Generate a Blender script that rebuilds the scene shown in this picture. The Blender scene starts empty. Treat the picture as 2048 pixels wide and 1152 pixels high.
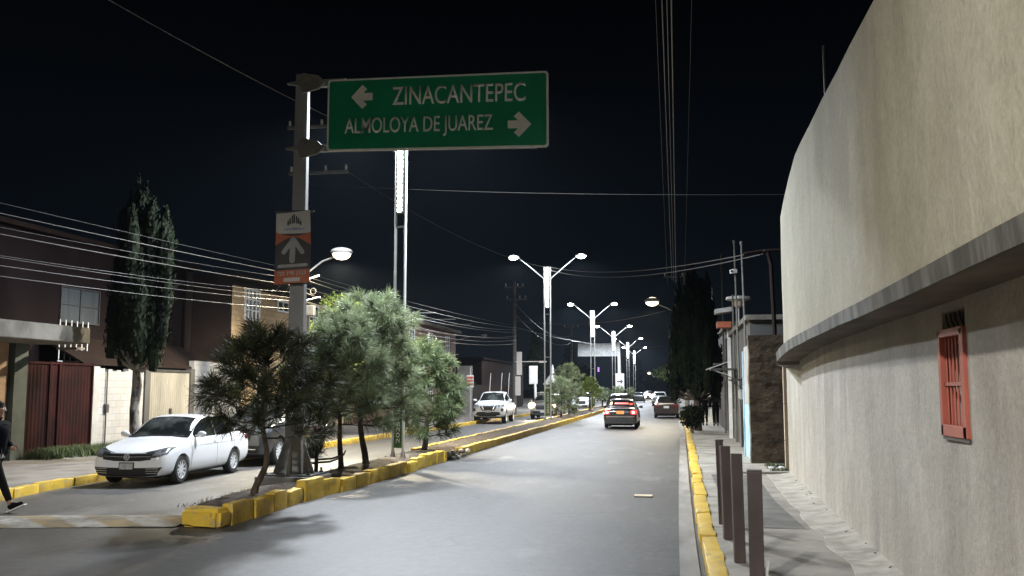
import bpy, bmesh, math, random
from mathutils import Vector, Matrix, noise
from mathutils.bvhtree import BVHTree
R = math.radians
PI = math.pi
sc = bpy.context.scene
col = sc.collection

# ---------------------------------------------------------------- camera
cam_d = bpy.data.cameras.new('camera')
cam_d.sensor_width = 36.0
cam_d.lens = 1900.0 / 2048.0 * 36.0
cam_d.clip_start = 0.05
cam_d.clip_end = 3000.0
cam = bpy.data.objects.new('camera', cam_d)
col.objects.link(cam)
cam.location = (0, 0, 1.955)
PITCH = math.atan(202 / 1900.0)
YAW = math.atan(322 / 1900.0)
cam.rotation_euler = (PI / 2 + PITCH, 0, YAW)
sc.camera = cam

# ---------------------------------------------------------------- night sky
world = bpy.data.worlds.new('World')
sc.world = world
world.use_nodes = True
wn = world.node_tree
wn.nodes.clear()
wo = wn.nodes.new('ShaderNodeOutputWorld')
wb = wn.nodes.new('ShaderNodeBackground')
tc = wn.nodes.new('ShaderNodeTexCoord')
sx = wn.nodes.new('ShaderNodeSeparateXYZ')
rp = wn.nodes.new('ShaderNodeValToRGB')
wn.links.new(tc.outputs['Generated'], sx.inputs[0])
wn.links.new(sx.outputs['Z'], rp.inputs[0])
wn.links.new(rp.outputs[0], wb.inputs['Color'])
wn.links.new(wb.outputs[0], wo.inputs[0])
rp.color_ramp.elements[0].position = 0.0
rp.color_ramp.elements[0].color = (0.0050, 0.0075, 0.0110, 1)
rp.color_ramp.elements[1].position = 0.42
rp.color_ramp.elements[1].color = (0.0004, 0.0006, 0.0010, 1)
e_ = rp.color_ramp.elements.new(0.16)
e_.color = (0.0018, 0.0030, 0.0048, 1)
wb.inputs['Strength'].default_value = 1.0

sc.view_settings.view_transform = 'Standard'
sc.view_settings.look = 'None'
sc.view_settings.exposure = 0.0
sc.view_settings.gamma = 1.0
sc.view_settings.use_curve_mapping = False
sc.render.engine = 'CYCLES'
sc.cycles.max_bounces = 5
sc.cycles.diffuse_bounces = 3
sc.cycles.glossy_bounces = 3
sc.cycles.transmission_bounces = 4
sc.cycles.transparent_max_bounces = 6
sc.cycles.sample_clamp_indirect = 4.0
sc.cycles.caustics_reflective = False
sc.cycles.caustics_refractive = False

# lamp strengths (watts) used by the lamp builders below
W_MEDIAN = 6200.0
W_NEAR = 12500.0
W_LEFT = 8500.0
W_RIGHT = 3500.0
C_WHITE = (0.86, 0.92, 1.0)
C_NEAR = (1.0, 0.97, 0.91)
C_WARM = (1.0, 0.88, 0.64)

# ---------------------------------------------------------------- object helpers
def tag(o, label=None, cat=None, group=None, kind=None):
    if label: o['label'] = label
    if cat: o['category'] = cat
    if group: o['group'] = group
    if kind: o['kind'] = kind
    return o

def thing(name, label, cat, loc=(0, 0, 0), rz=0.0, group=None):
    o = bpy.data.objects.new(name, None)
    o.empty_display_size = 0.2
    col.objects.link(o)
    o.location = loc
    o.rotation_euler = (0, 0, rz)
    return tag(o, label, cat, group)

def copy_tree(o, parent=None):
    c = o.copy()
    col.objects.link(c)
    c.parent = parent
    for ch in list(o.children):
        copy_tree(ch, c)
    return c

def link_mesh(name, me, mat, parent=None):
    o = bpy.data.objects.new(name, me)
    col.objects.link(o)
    if parent is not None: o.parent = parent
    if mat is not None:
        me.materials.clear()
        me.materials.append(mat)
    return o

class MB:
    def __init__(self): self.bm = bmesh.new()
    def box(self, c, s, rot=None, taper=1.0):
        hx, hy, hz = s[0] / 2, s[1] / 2, s[2] / 2
        vs = []
        for z, k in ((-hz, 1.0), (hz, taper)):
            for x, y in ((-hx, -hy), (hx, -hy), (hx, hy), (-hx, hy)):
                v = Vector((x * k, y * k, z))
                if rot is not None: v = rot @ v
                vs.append(self.bm.verts.new(v + Vector(c)))
        for f in ((3, 2, 1, 0), (4, 5, 6, 7), (0, 1, 5, 4), (1, 2, 6, 5), (2, 3, 7, 6), (3, 0, 4, 7)):
            self.bm.faces.new([vs[i] for i in f])
        return self
    def bx(self, x0, x1, y0, y1, z0, z1):
        return self.box(((x0 + x1) / 2, (y0 + y1) / 2, (z0 + z1) / 2), (x1 - x0, y1 - y0, z1 - z0))
    def tube(self, pts, r, n=8, cap=True, ry=None):
        pts = [Vector(p) for p in pts]
        rs = r if isinstance(r, (list, tuple)) else [r] * len(pts)
        rings = []
        up = Vector((0, 0, 1))
        t0 = (pts[1] - pts[0]).normalized()
        if abs(t0.dot(up)) > 0.95: up = Vector((0, 1, 0))
        for i, p in enumerate(pts):
            t = (pts[min(i + 1, len(pts) - 1)] - pts[max(i - 1, 0)]).normalized()
            a = t.cross(up)
            if a.length < 1e-4: a = t.cross(Vector((1, 0, 0)))
            a.normalize()
            b = a.cross(t).normalized()
            up = b if abs(t.dot(up)) > 0.98 else up
            rings.append([self.bm.verts.new(p + (a * math.cos(2 * PI * k / n) + b * math.sin(2 * PI * k / n)) * rs[i]) for k in range(n)])
        for i in range(len(rings) - 1):
            for k in range(n):
                self.bm.faces.new((rings[i][k], rings[i][(k + 1) % n], rings[i + 1][(k + 1) % n], rings[i + 1][k]))
        if cap:
            self.bm.faces.new(rings[0][::-1])
            self.bm.faces.new(rings[-1])
        return self
    def lathe(self, prof, axis='z', c=(0, 0, 0), n=24, cap=True):
        c = Vector(c)
        rings = []
        for r, h in prof:
            ring = []
            for k in range(n):
                a = 2 * PI * k / n
                u, v = r * math.cos(a), r * math.sin(a)
                p = {'z': Vector((u, v, h)), 'y': Vector((u, h, v)), 'x': Vector((h, u, v))}[axis]
                ring.append(self.bm.verts.new(c + p))
            rings.append(ring)
        for i in range(len(rings) - 1):
            for k in range(n):
                self.bm.faces.new((rings[i][k], rings[i][(k + 1) % n], rings[i + 1][(k + 1) % n], rings[i + 1][k]))
        for ring in ((rings[0], rings[-1]) if cap else ()):
            try: self.bm.faces.new(ring)
            except ValueError: pass
        return self
    def prism(self, poly, d, f):
        """poly: 2D points; f(u,v,w)->3D; w goes 0..d"""
        a = [self.bm.verts.new(f(u, v, 0.0)) for u, v in poly]
        b = [self.bm.verts.new(f(u, v, d)) for u, v in poly]
        n = len(poly)
        self.bm.faces.new(a)
        self.bm.faces.new(b[::-1])
        for i in range(n):
            self.bm.faces.new((a[i], b[i], b[(i + 1) % n], a[(i + 1) % n]))
        return self
    def poly(self, pts):
        self.bm.faces.new([self.bm.verts.new(Vector(p)) for p in pts])
        return self
    def ico(self, c, r, sub=2, squash=(1, 1, 1), jitter=0.0, seed=0):
        m = Matrix.Translation(Vector(c)) @ Matrix.Diagonal((squash[0], squash[1], squash[2], 1))
        g = bmesh.ops.create_icosphere(self.bm, subdivisions=sub, radius=r, matrix=m)
        if jitter:
            for v in g['verts']:
                d = (v.co - Vector(c))
                v.co = Vector(c) + d * (1 + jitter * noise.noise(v.co * (1.2 / r) + Vector((seed, 0, 0))))
        return self
    def build(self, name, mat, parent=None, smooth=False, bevel=0.0, seg=2, angle=35, normals=True):
        if normals: bmesh.ops.recalc_face_normals(self.bm, faces=self.bm.faces[:])
        if bevel > 0:
            ed = [e for e in self.bm.edges if len(e.link_faces) == 2 and e.calc_face_angle(0) > R(30)]
            bmesh.ops.bevel(self.bm, geom=ed, offset=bevel, segments=seg, affect='EDGES', profile=0.6, clamp_overlap=True)
        me = bpy.data.meshes.new(name)
        self.bm.to_mesh(me)
        self.bm.free()
        if smooth:
            for p in me.polygons: p.use_smooth = True
            me.set_sharp_from_angle(angle=R(angle))
        return link_mesh(name, me, mat, parent)

def rotz(a): return Matrix.Rotation(a, 3, 'Z')
def rotx(a): return Matrix.Rotation(a, 3, 'X')
def roty(a): return Matrix.Rotation(a, 3, 'Y')
def lerp(a, b, t): return a + (b - a) * t
def interp(tab, x):
    if x <= tab[0][0]: return tab[0][1]
    for (a, b), (c, d) in zip(tab, tab[1:]):
        if x <= c: return lerp(b, d, (x - a) / (c - a))
    return tab[-1][1]

# ---------------------------------------------------------------- materials
def nt(name):
    m = bpy.data.materials.new(name)
    m.use_nodes = True
    t = m.node_tree
    bs = t.nodes['Principled BSDF']
    return m, t, bs

def nnode(t, kind, **kw):
    n = t.nodes.new(kind)
    for k, v in kw.items(): setattr(n, k, v)
    return n

def c4(c): return (c[0], c[1], c[2], 1.0)
def mul(c, k): return tuple(min(1, x * k) for x in c)

def noise_fac(t, scale, detail=5, stretch=(1, 1, 1), rough=0.55, lo=0.35, hi=0.65):
    tcn = nnode(t, 'ShaderNodeTexCoord')
    mp = nnode(t, 'ShaderNodeMapping')
    mp.inputs['Scale'].default_value = stretch
    nz = nnode(t, 'ShaderNodeTexNoise')
    nz.inputs['Scale'].default_value = scale
    nz.inputs['Detail'].default_value = detail
    nz.inputs['Roughness'].default_value = rough
    t.links.new(tcn.outputs['Object'], mp.inputs[0])
    t.links.new(mp.outputs[0], nz.inputs['Vector'])
    mr = nnode(t, 'ShaderNodeMapRange')
    mr.inputs['From Min'].default_value = lo
    mr.inputs['From Max'].default_value = hi
    t.links.new(nz.outputs['Fac'], mr.inputs['Value'])
    return mr.outputs['Result'], nz.outputs['Fac']

def mix(t, fac, a, b, mode='MIX'):
    n = nnode(t, 'ShaderNodeMix', data_type='RGBA', blend_type=mode)
    if isinstance(fac, (int, float)): n.inputs[0].default_value = fac
    else: t.links.new(fac, n.inputs[0])
    for i, v in ((6, a), (7, b)):
        if isinstance(v, tuple): n.inputs[i].default_value = c4(v)
        else: t.links.new(v, n.inputs[i])
    return n.outputs[2]

def bump(t, bs, h, strength=0.3, dist=0.02):
    b = nnode(t, 'ShaderNodeBump')
    b.inputs['Strength'].default_value = strength
    b.inputs['Distance'].default_value = dist
    t.links.new(h, b.inputs['Height'])
    t.links.new(b.outputs[0], bs.inputs['Normal'])

def mat(name, c, rough=0.7, metal=0.0, var=0.18, scale=3.0, c2=None, stretch=(1, 1, 1), bmp=0.0, bscale=25.0, bdist=0.01, coat=0.0, spec=None, lo=0.35, hi=0.65):
    m, t, bs = nt(name)
    f, raw = noise_fac(t, scale, stretch=stretch, lo=lo, hi=hi)
    out = mix(t, f, mul(c, 1 - var), c2 if c2 else mul(c, 1 + var))
    t.links.new(out, bs.inputs['Base Color'])
    bs.inputs['Roughness'].default_value = rough
    bs.inputs['Metallic'].default_value = metal
    if coat:
        bs.inputs['Coat Weight'].default_value = coat
        bs.inputs['Coat Roughness'].default_value = 0.04
    if spec is not None: bs.inputs['Specular IOR Level'].default_value = spec
    if bmp:
        f2, r2 = noise_fac(t, bscale, stretch=stretch)
        bump(t, bs, r2, bmp, bdist)
    return m

def emis(name, c, s, sample=True):
    m, t, bs = nt(name)
    bs.inputs['Base Color'].default_value = c4(mul(c, 0.6))
    bs.inputs['Emission Color'].default_value = c4(c)
    bs.inputs['Emission Strength'].default_value = s
    if not sample: m.cycles.emission_sampling = 'NONE'
    return m

def brick_mat(name, c, c2, mortar, bw=0.4, bh=0.2, msize=0.012, plane='yz', rough=0.85, dirt=None, bmp=0.4):
    m, t, bs = nt(name)
    tcn = nnode(t, 'ShaderNodeTexCoord')
    sp = nnode(t, 'ShaderNodeSeparateXYZ')
    cb = nnode(t, 'ShaderNodeCombineXYZ')
    t.links.new(tcn.outputs['Object'], sp.inputs[0])
    t.links.new(sp.outputs['Y' if plane == 'yz' else 'X'], cb.inputs[0])
    t.links.new(sp.outputs['Z'], cb.inputs[1])
    br = nnode(t, 'ShaderNodeTexBrick')
    t.links.new(cb.outputs[0], br.inputs['Vector'])
    br.inputs['Color1'].default_value = c4(c)
    br.inputs['Color2'].default_value = c4(c2)
    br.inputs['Mortar'].default_value = c4(mortar)
    br.inputs['Scale'].default_value = 1.0
    br.inputs['Brick Width'].default_value = bw
    br.inputs['Row Height'].default_value = bh
    br.inputs['Mortar Size'].default_value = msize
    br.inputs['Mortar Smooth'].default_value = 0.3
    f, raw = noise_fac(t, 2.2, lo=0.4, hi=0.62)
    out = mix(t, f, br.outputs['Color'], dirt if dirt else mul(mortar, 0.8))
    f3, r3 = noise_fac(t, 0.9, lo=0.3, hi=0.7)
    fm = nnode(t, 'ShaderNodeMath', operation='MULTIPLY')
    fm.inputs[1].default_value = 0.45
    t.links.new(f, fm.inputs[0])
    out = mix(t, fm.outputs[0], br.outputs['Color'], dirt if dirt else mul(mortar, 0.8))
    out = mix(t, 0.35, out, mix(t, f3, mul(c, 0.75), mul(c2, 1.2)))
    t.links.new(out, bs.inputs['Base Color'])
    bs.inputs['Roughness'].default_value = rough
    inv = nnode(t, 'ShaderNodeMath', operation='SUBTRACT')
    inv.inputs[0].default_value = 1.0
    t.links.new(br.outputs['Fac'], inv.inputs[1])
    f4, r4 = noise_fac(t, 30)
    ad = nnode(t, 'ShaderNodeMath', operation='MULTIPLY_ADD')
    ad.inputs[1].default_value = 0.35
    t.links.new(r4, ad.inputs[0])
    t.links.new(inv.outputs[0], ad.inputs[2])
    bump(t, bs, ad.outputs[0], bmp, 0.012)
    return m

def asphalt_mat():
    m, t, bs = nt('asphalt')
    f1, _ = noise_fac(t, 0.35, detail=6, stretch=(1.6, 0.5, 1), lo=0.36, hi=0.64)
    f2, r2 = noise_fac(t, 90, detail=4, lo=0.3, hi=0.7)
    f3, _ = noise_fac(t, 1.7, detail=8, stretch=(1.0, 0.22, 1), lo=0.5, hi=0.68)
    f4, _ = noise_fac(t, 5.0, detail=8, lo=0.62, hi=0.74)
    a = mix(t, f1, (0.024, 0.023, 0.021), (0.070, 0.068, 0.064))
    f7, r7 = noise_fac(t, 9.0, detail=10, rough=0.75, stretch=(1, 0.6, 1), lo=0.36, hi=0.64)
    a = mix(t, 0.38, a, mix(t, f7, (0.012, 0.012, 0.012), (0.135, 0.132, 0.128)))
    b = mix(t, 0.25, a, mix(t, f2, (0.018, 0.018, 0.018), (0.16, 0.16, 0.157)))
    fm = nnode(t, 'ShaderNodeMath', operation='MULTIPLY'); fm.inputs[1].default_value = 0.62
    t.links.new(f3, fm.inputs[0])
    c = mix(t, fm.outputs[0], b, (0.047, 0.043, 0.038))
    fm2 = nnode(t, 'ShaderNodeMath', operation='MULTIPLY'); fm2.inputs[1].default_value = 0.4
    t.links.new(f4, fm2.inputs[0])
    c = mix(t, fm2.outputs[0], c, (0.15, 0.142, 0.13))
    tcv = nnode(t, 'ShaderNodeTexCoord'); dn = nnode(t, 'ShaderNodeTexNoise'); dn.inputs['Scale'].default_value = 1.4; dn.inputs['Detail'].default_value = 6
    t.links.new(tcv.outputs['Object'], dn.inputs['Vector'])
    va = nnode(t, 'ShaderNodeMix', data_type='RGBA', blend_type='LINEAR_LIGHT'); va.inputs[0].default_value = 0.35
    t.links.new(tcv.outputs['Object'], va.inputs[6]); t.links.new(dn.outputs['Color'], va.inputs[7])
    vo = nnode(t, 'ShaderNodeTexVoronoi', feature='DISTANCE_TO_EDGE'); vo.inputs['Scale'].default_value = 0.38
    t.links.new(va.outputs[2], vo.inputs['Vector'])
    mr1 = nnode(t, 'ShaderNodeMapRange'); mr1.inputs['From Min'].default_value = 0.002; mr1.inputs['From Max'].default_value = 0.011
    mr1.inputs['To Min'].default_value = 1.0; mr1.inputs['To Max'].default_value = 0.0
    t.links.new(vo.outputs['Distance'], mr1.inputs['Value'])
    f9, _ = noise_fac(t, 0.45, detail=3, lo=0.50, hi=0.60)
    mm = nnode(t, 'ShaderNodeMath', operation='MULTIPLY'); t.links.new(mr1.outputs[0], mm.inputs[0]); t.links.new(f9, mm.inputs[1])
    m5 = nnode(t, 'ShaderNodeMath', operation='MULTIPLY'); m5.inputs[1].default_value = 0.75; t.links.new(mm.outputs[0], m5.inputs[0])
    c = mix(t, m5.outputs[0], c, (0.022, 0.021, 0.020))
    f8, _ = noise_fac(t, 0.9, detail=9, rough=0.7, stretch=(1.0, 0.35, 1), lo=0.56, hi=0.66)
    m6 = nnode(t, 'ShaderNodeMath', operation='MULTIPLY'); m6.inputs[1].default_value = 0.7; t.links.new(f8, m6.inputs[0])
    c = mix(t, m6.outputs[0], c, (0.135, 0.13, 0.122))
    t.links.new(c, bs.inputs['Base Color'])
    bs.inputs['Roughness'].default_value = 0.58
    bump(t, bs, r2, 0.25, 0.006)
    return m

def plaster_mat(name, c1, c2, streak, bmpv=0.5, sk=0.75, dk=0.6):
    m, t, bs = nt(name)
    f1, r1 = noise_fac(t, 0.8, detail=6, lo=0.35, hi=0.65)
    f2, r2 = noise_fac(t, 2.6, detail=9, rough=0.62, stretch=(1, 0.8, 0.16), lo=0.53, hi=0.78)
    f3, r3 = noise_fac(t, 4.0, detail=10, rough=0.7, lo=0.45, hi=0.60)
    f5, r5 = noise_fac(t, 1.3, detail=5, stretch=(1, 1.4, 0.25), lo=0.45, hi=0.65)
    a = mix(t, f1, c1, c2)
    k = nnode(t, 'ShaderNodeMath', operation='MULTIPLY'); k.inputs[1].default_value = sk
    fq, _ = noise_fac(t, 0.55, detail=4, lo=0.38, hi=0.62)
    kq = nnode(t, 'ShaderNodeMath', operation='MULTIPLY'); t.links.new(f2, kq.inputs[0]); t.links.new(fq, kq.inputs[1])
    t.links.new(kq.outputs[0], k.inputs[0])
    a = mix(t, k.outputs[0], a, streak)
    k2 = nnode(t, 'ShaderNodeMath', operation='MULTIPLY'); k2.inputs[1].default_value = dk
    t.links.new(f5, k2.inputs[0])
    a = mix(t, k2.outputs[0], a, mul(c1, 0.62))
    k3 = nnode(t, 'ShaderNodeMath', operation='MULTIPLY'); k3.inputs[1].default_value = 0.5
    t.links.new(f3, k3.inputs[0])
    a = mix(t, k3.outputs[0], a, mul(c2, 0.72))
    fr, rr9 = noise_fac(t, 22.0, detail=10, rough=0.75, lo=0.38, hi=0.62)
    a = mix(t, 0.16, a, mix(t, fr, mul(c1, 0.45), mul(c2, 1.5)))
    t.links.new(a, bs.inputs['Base Color'])
    bs.inputs['Roughness'].default_value = 0.88
    ad = nnode(t, 'ShaderNodeMath', operation='MULTIPLY_ADD')
    ad.inputs[1].default_value = 0.5
    t.links.new(r3, ad.inputs[0]); t.links.new(r1, ad.inputs[2])
    bump(t, bs, ad.outputs[0], min(1.0, bmpv * 1.3), 0.06)
    return m

def yellow_mat(name='yellow_kerb_paint', wear=0.68):
    m, t, bs = nt(name)
    f1, r1 = noise_fac(t, 5.5, detail=9, rough=0.7, lo=0.50, hi=0.66)
    f2, r2 = noise_fac(t, 1.2, detail=4, lo=0.3, hi=0.7)
    a = mix(t, f2, (0.50, 0.32, 0.022), (0.70, 0.48, 0.05))
    k = nnode(t, 'ShaderNodeMath', operation='MULTIPLY'); k.inputs[1].default_value = wear
    t.links.new(f1, k.inputs[0])
    a = mix(t, k.outputs[0], a, (0.33, 0.27, 0.17))
    f3, r3 = noise_fac(t, 8, detail=9, rough=0.7, lo=0.57, hi=0.66)
    k = nnode(t, 'ShaderNodeMath', operation='MULTIPLY'); k.inputs[1].default_value = 0.6
    t.links.new(f3, k.inputs[0])
    a = mix(t, k.outputs[0], a, (0.13, 0.10, 0.06))
    t.links.new(a, bs.inputs['Base Color'])
    bs.inputs['Roughness'].default_value = 0.6
    bump(t, bs, r1, 0.5, 0.02)
    return m

M = {}
M['asphalt'] = asphalt_mat()
M['dirt'] = mat('dry_soil', (0.042, 0.030, 0.020), 0.95, c2=(0.105, 0.080, 0.055), scale=9, bmp=0.8, bscale=22, bdist=0.03)
M['ground'] = mat('dark_ground', (0.05, 0.045, 0.035), 0.95, scale=0.6)
M['concrete'] = mat('pavement_concrete', (0.24, 0.225, 0.195), 0.85, c2=(0.34, 0.325, 0.285), scale=1.6, bmp=0.25, bscale=40)
M['concrete_dark'] = mat('dark_cement_patch', (0.115, 0.112, 0.105), 0.85, c2=(0.16, 0.155, 0.145), scale=2.5, bmp=0.25, bscale=40)
M['concrete_light'] = mat('light_cement', (0.33, 0.31, 0.27), 0.85, c2=(0.45, 0.43, 0.38), scale=3.5, bmp=0.5, bscale=18, bdist=0.02)
M['gutter'] = mat('gutter_concrete', (0.20, 0.195, 0.185), 0.8, c2=(0.29, 0.28, 0.265), scale=2.2, stretch=(1, 0.3, 1), bmp=0.2)
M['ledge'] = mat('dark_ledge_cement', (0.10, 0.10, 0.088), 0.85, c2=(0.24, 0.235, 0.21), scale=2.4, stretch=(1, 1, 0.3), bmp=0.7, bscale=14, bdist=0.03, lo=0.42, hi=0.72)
M['upper'] = plaster_mat('cream_plaster', (0.37, 0.345, 0.255), (0.48, 0.45, 0.355), (0.54, 0.51, 0.42), 0.5, 0.35, 0.3)
M['lower'] = plaster_mat('grey_plaster', (0.36, 0.335, 0.29), (0.47, 0.445, 0.395), (0.74, 0.71, 0.65), 0.85, 0.75, 0.6)
M['yellow'] = yellow_mat()
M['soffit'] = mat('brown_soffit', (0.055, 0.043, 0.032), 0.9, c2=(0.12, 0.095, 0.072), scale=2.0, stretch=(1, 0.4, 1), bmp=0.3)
M['galv'] = mat('galvanised_steel', (0.36, 0.36, 0.345), 0.5, 0.1, scale=3, stretch=(1, 1, 0.3))
M['postgrey'] = mat('grey_painted_steel', (0.27, 0.275, 0.275), 0.55, 0.0, scale=2, stretch=(1, 1, 0.2))
M['darkmetal'] = mat('dark_metal', (0.06, 0.06, 0.058), 0.5, 0.5, scale=6)
M['clampgrey'] = mat('clamp_grey', (0.20, 0.195, 0.185), 0.6, scale=6)
M['poleconcrete'] = mat('pole_concrete', (0.12, 0.115, 0.105), 0.8, scale=3)
M['white_metal'] = mat('white_painted_metal', (0.62, 0.62, 0.60), 0.45, scale=4, var=0.08)
M['lampsteel'] = mat('white_tube_steel', (0.56, 0.57, 0.55), 0.35, 0.25, scale=3, var=0.1)
M['rust'] = mat('brown_oxide_paint', (0.034, 0.023, 0.022), 0.55, 0.0, c2=(0.068, 0.048, 0.045), scale=3, stretch=(1, 1, 0.35), bmp=0.15)
M['signgreen'] = mat('sign_green', (0.014, 0.30, 0.155), 0.4, scale=0.9, var=0.12, spec=0.4)
M['pavement'] = mat('left_pavement', (0.13, 0.118, 0.105), 0.85, c2=(0.20, 0.185, 0.165), scale=1.3, bmp=0.25, bscale=40)
M['signwhite'] = mat('sign_white', (0.93, 0.93, 0.92), 0.5, scale=6, var=0.06)
M['boardgreen'] = mat('board_green', (0.05, 0.155, 0.012), 0.5, scale=3)
M['housinggreen'] = mat('dark_green_housing', (0.018, 0.04, 0.018), 0.5, scale=3)
M['led'] = emis('led_white', (1.0, 0.98, 0.84), 9.0)
M['bowl'] = emis('lamp_bowl_white', (1.0, 0.99, 0.95), 40.0, False)
M['bowlwarm'] = emis('lamp_bowl_warm', (1.0, 0.86, 0.58), 5.0, False)
M['needle'] = mat('pine_needles', (0.11, 0.145, 0.070), 0.5, c2=(0.27, 0.315, 0.17), scale=2.5, spec=0.35)
M['needle2'] = mat('pale_pine_needles', (0.08, 0.13, 0.045), 0.5, c2=(0.18, 0.25, 0.10), scale=2.5, spec=0.35)
M['needledark'] = mat('darkened_pine_needles', (0.028, 0.034, 0.016), 0.6, c2=(0.062, 0.070, 0.032), scale=2.5, spec=0.2)  # darkened copy of the needles, carries the front pine's backlit shade
def leafmat(name, c, c2, tr=0.35):
    m = mat(name, c, 0.5, c2=c2, scale=2.5, spec=0.35); t = m.node_tree; bs = t.nodes['Principled BSDF']
    tl = nnode(t, 'ShaderNodeBsdfTranslucent'); mx = nnode(t, 'ShaderNodeMixShader'); mx.inputs[0].default_value = tr
    t.links.new(bs.inputs['Base Color'].links[0].from_socket, tl.inputs['Color'])
    t.links.new(bs.outputs[0], mx.inputs[1]); t.links.new(tl.outputs[0], mx.inputs[2]); t.links.new(mx.outputs[0], t.nodes['Material Output'].inputs['Surface'])
    return m
M['needle'] = leafmat('pine_needles', (0.115, 0.155, 0.080), (0.29, 0.34, 0.20), 0.3)
M['needle2'] = leafmat('pale_pine_needles', (0.085, 0.125, 0.055), (0.20, 0.255, 0.12), 0.25)
M['leafy'] = mat('light_leaves', (0.14, 0.21, 0.03), 0.55, c2=(0.26, 0.34, 0.07), scale=2.0)
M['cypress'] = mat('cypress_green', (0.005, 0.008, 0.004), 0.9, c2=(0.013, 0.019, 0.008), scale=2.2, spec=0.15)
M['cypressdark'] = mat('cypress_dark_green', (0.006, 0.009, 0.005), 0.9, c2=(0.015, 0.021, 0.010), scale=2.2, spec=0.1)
M['bark'] = mat('bark', (0.035, 0.025, 0.018), 0.9, c2=(0.09, 0.065, 0.048), scale=9, stretch=(1, 1, 0.35), bmp=0.9, bscale=16, bdist=0.03)
M['barkpale'] = mat('whitewashed_bark', (0.025, 0.02, 0.017), 0.9, c2=(0.20, 0.185, 0.165), scale=5, stretch=(1, 1, 0.5), bmp=0.9, bscale=16, bdist=0.03, lo=0.44, hi=0.56)
M['redgate'] = mat('red_oxide_gate', (0.011, 0.0024, 0.0022), 0.85, c2=(0.026, 0.0046, 0.0042), scale=1.1, spec=0.12)
M['beigegate'] = mat('beige_gate', (0.19, 0.175, 0.14), 0.65, c2=(0.27, 0.25, 0.21), scale=1.5, stretch=(1, 1, 0.2))
M['greencol'] = mat('grey_green_column', (0.065, 0.078, 0.072), 0.8, scale=2)
M['blockwhite'] = brick_mat('whitewashed_blocks', (0.27, 0.27, 0.28), (0.33, 0.33, 0.335), (0.19, 0.185, 0.18), 0.4, 0.2, 0.012, dirt=(0.28, 0.25, 0.22))
M['brickorange'] = brick_mat('orange_brick', (0.32, 0.20, 0.12), (0.38, 0.25, 0.16), (0.27, 0.20, 0.14), 0.26, 0.13, 0.01)
M['brickyellow'] = brick_mat('tan_blocks', (0.42, 0.29, 0.155), (0.52, 0.37, 0.21), (0.21, 0.145, 0.085), 0.42, 0.21, 0.016, dirt=(0.30, 0.21, 0.125))
M['brickbrown'] = brick_mat('brown_brick', (0.13, 0.062, 0.045), (0.16, 0.078, 0.055), (0.09, 0.055, 0.045), 0.26, 0.1, 0.01)
M['adobe_old'] = brick_mat('adobe_blocks', (0.110, 0.078, 0.047), (0.135, 0.097, 0.060), (0.088, 0.063, 0.039), 0.52, 0.27, 0.03, plane='xz', dirt=(0.07, 0.055, 0.035), bmp=0.9)
M['adobe'] = mat('rough_adobe', (0.050, 0.036, 0.022), 0.95, c2=(0.115, 0.086, 0.056), scale=2.4, stretch=(1, 1, 1.5), bmp=0.7, bscale=4.0, bdist=0.08, lo=0.36, hi=0.66)
M['darkwall'] = mat('dark_maroon_wall', (0.009, 0.0055, 0.0055), 0.85, scale=1.0, spec=0.08)
M['darkwall2'] = mat('dark_brown_wall', (0.018, 0.012, 0.010), 0.85, scale=1.0, spec=0.08)
M['greywall'] = mat('grey_stucco', (0.065, 0.062, 0.058), 0.85, scale=1.2, bmp=0.3)
M['palewall'] = mat('pale_stucco', (0.30, 0.30, 0.29), 0.85, scale=1.2, bmp=0.3)
M['bluewall'] = mat('light_blue_paint', (0.22, 0.42, 0.58), 0.7, c2=(0.42, 0.58, 0.68), scale=3)
M['tile'] = mat('pinkish_tile', (0.47, 0.38, 0.29), 0.35, scale=2, var=0.06)
M['slab'] = mat('weathered_slab', (0.10, 0.092, 0.075), 0.85, c2=(0.18, 0.165, 0.14), scale=1.5, bmp=0.3)
M['redframe'] = mat('red_window_paint', (0.34, 0.085, 0.055), 0.55, scale=3, var=0.12)
M['rubber'] = mat('rubber', (0.014, 0.014, 0.014), 0.75, scale=8)
M['alloy'] = mat('alloy_wheel', (0.62, 0.63, 0.64), 0.35, 0.1, scale=8, var=0.05)
M['black'] = mat('black_plastic', (0.006, 0.006, 0.007), 0.6, scale=8)
M['glass'] = mat('dark_car_glass', (0.010, 0.012, 0.013), 0.05, scale=2, var=0.3, spec=0.7)
M['screen'] = mat('windscreen_glass', (0.012, 0.014, 0.014), 0.06, c2=(0.065, 0.072, 0.068), scale=1.8, spec=0.7, lo=0.45, hi=0.66)  # paler mottling paints reflections and interior into the glass colour
M['chrome'] = mat('chrome', (0.75, 0.75, 0.76), 0.2, 0.45, scale=5, var=0.03)
M['plate'] = mat('number_plate', (0.40, 0.41, 0.42), 0.45, scale=18, var=0.25)
M['lens'] = mat('headlamp_lens', (0.16, 0.17, 0.18), 0.08, 0.3, scale=14, var=0.6)
M['white_car'] = mat('white_car_paint', (0.74, 0.76, 0.79), 0.28, coat=0.8, scale=1, var=0.02)
M['dark_car'] = mat('dark_car_paint', (0.010, 0.010, 0.011), 0.3, coat=0.7, scale=1, var=0.04)
M['grey_car'] = mat('grey_car_paint', (0.05, 0.052, 0.055), 0.3, 0.2, coat=0.7, scale=1, var=0.04)
M['maroon_car'] = mat('maroon_car_paint', (0.015, 0.009, 0.010), 0.3, coat=0.7, scale=1, var=0.04)
M['silver_car'] = mat('silver_car_paint', (0.35, 0.34, 0.32), 0.3, 0.5, coat=0.7, scale=1, var=0.04)
M['skin'] = mat('skin', (0.20, 0.115, 0.08), 0.6, scale=6, var=0.08)
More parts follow.
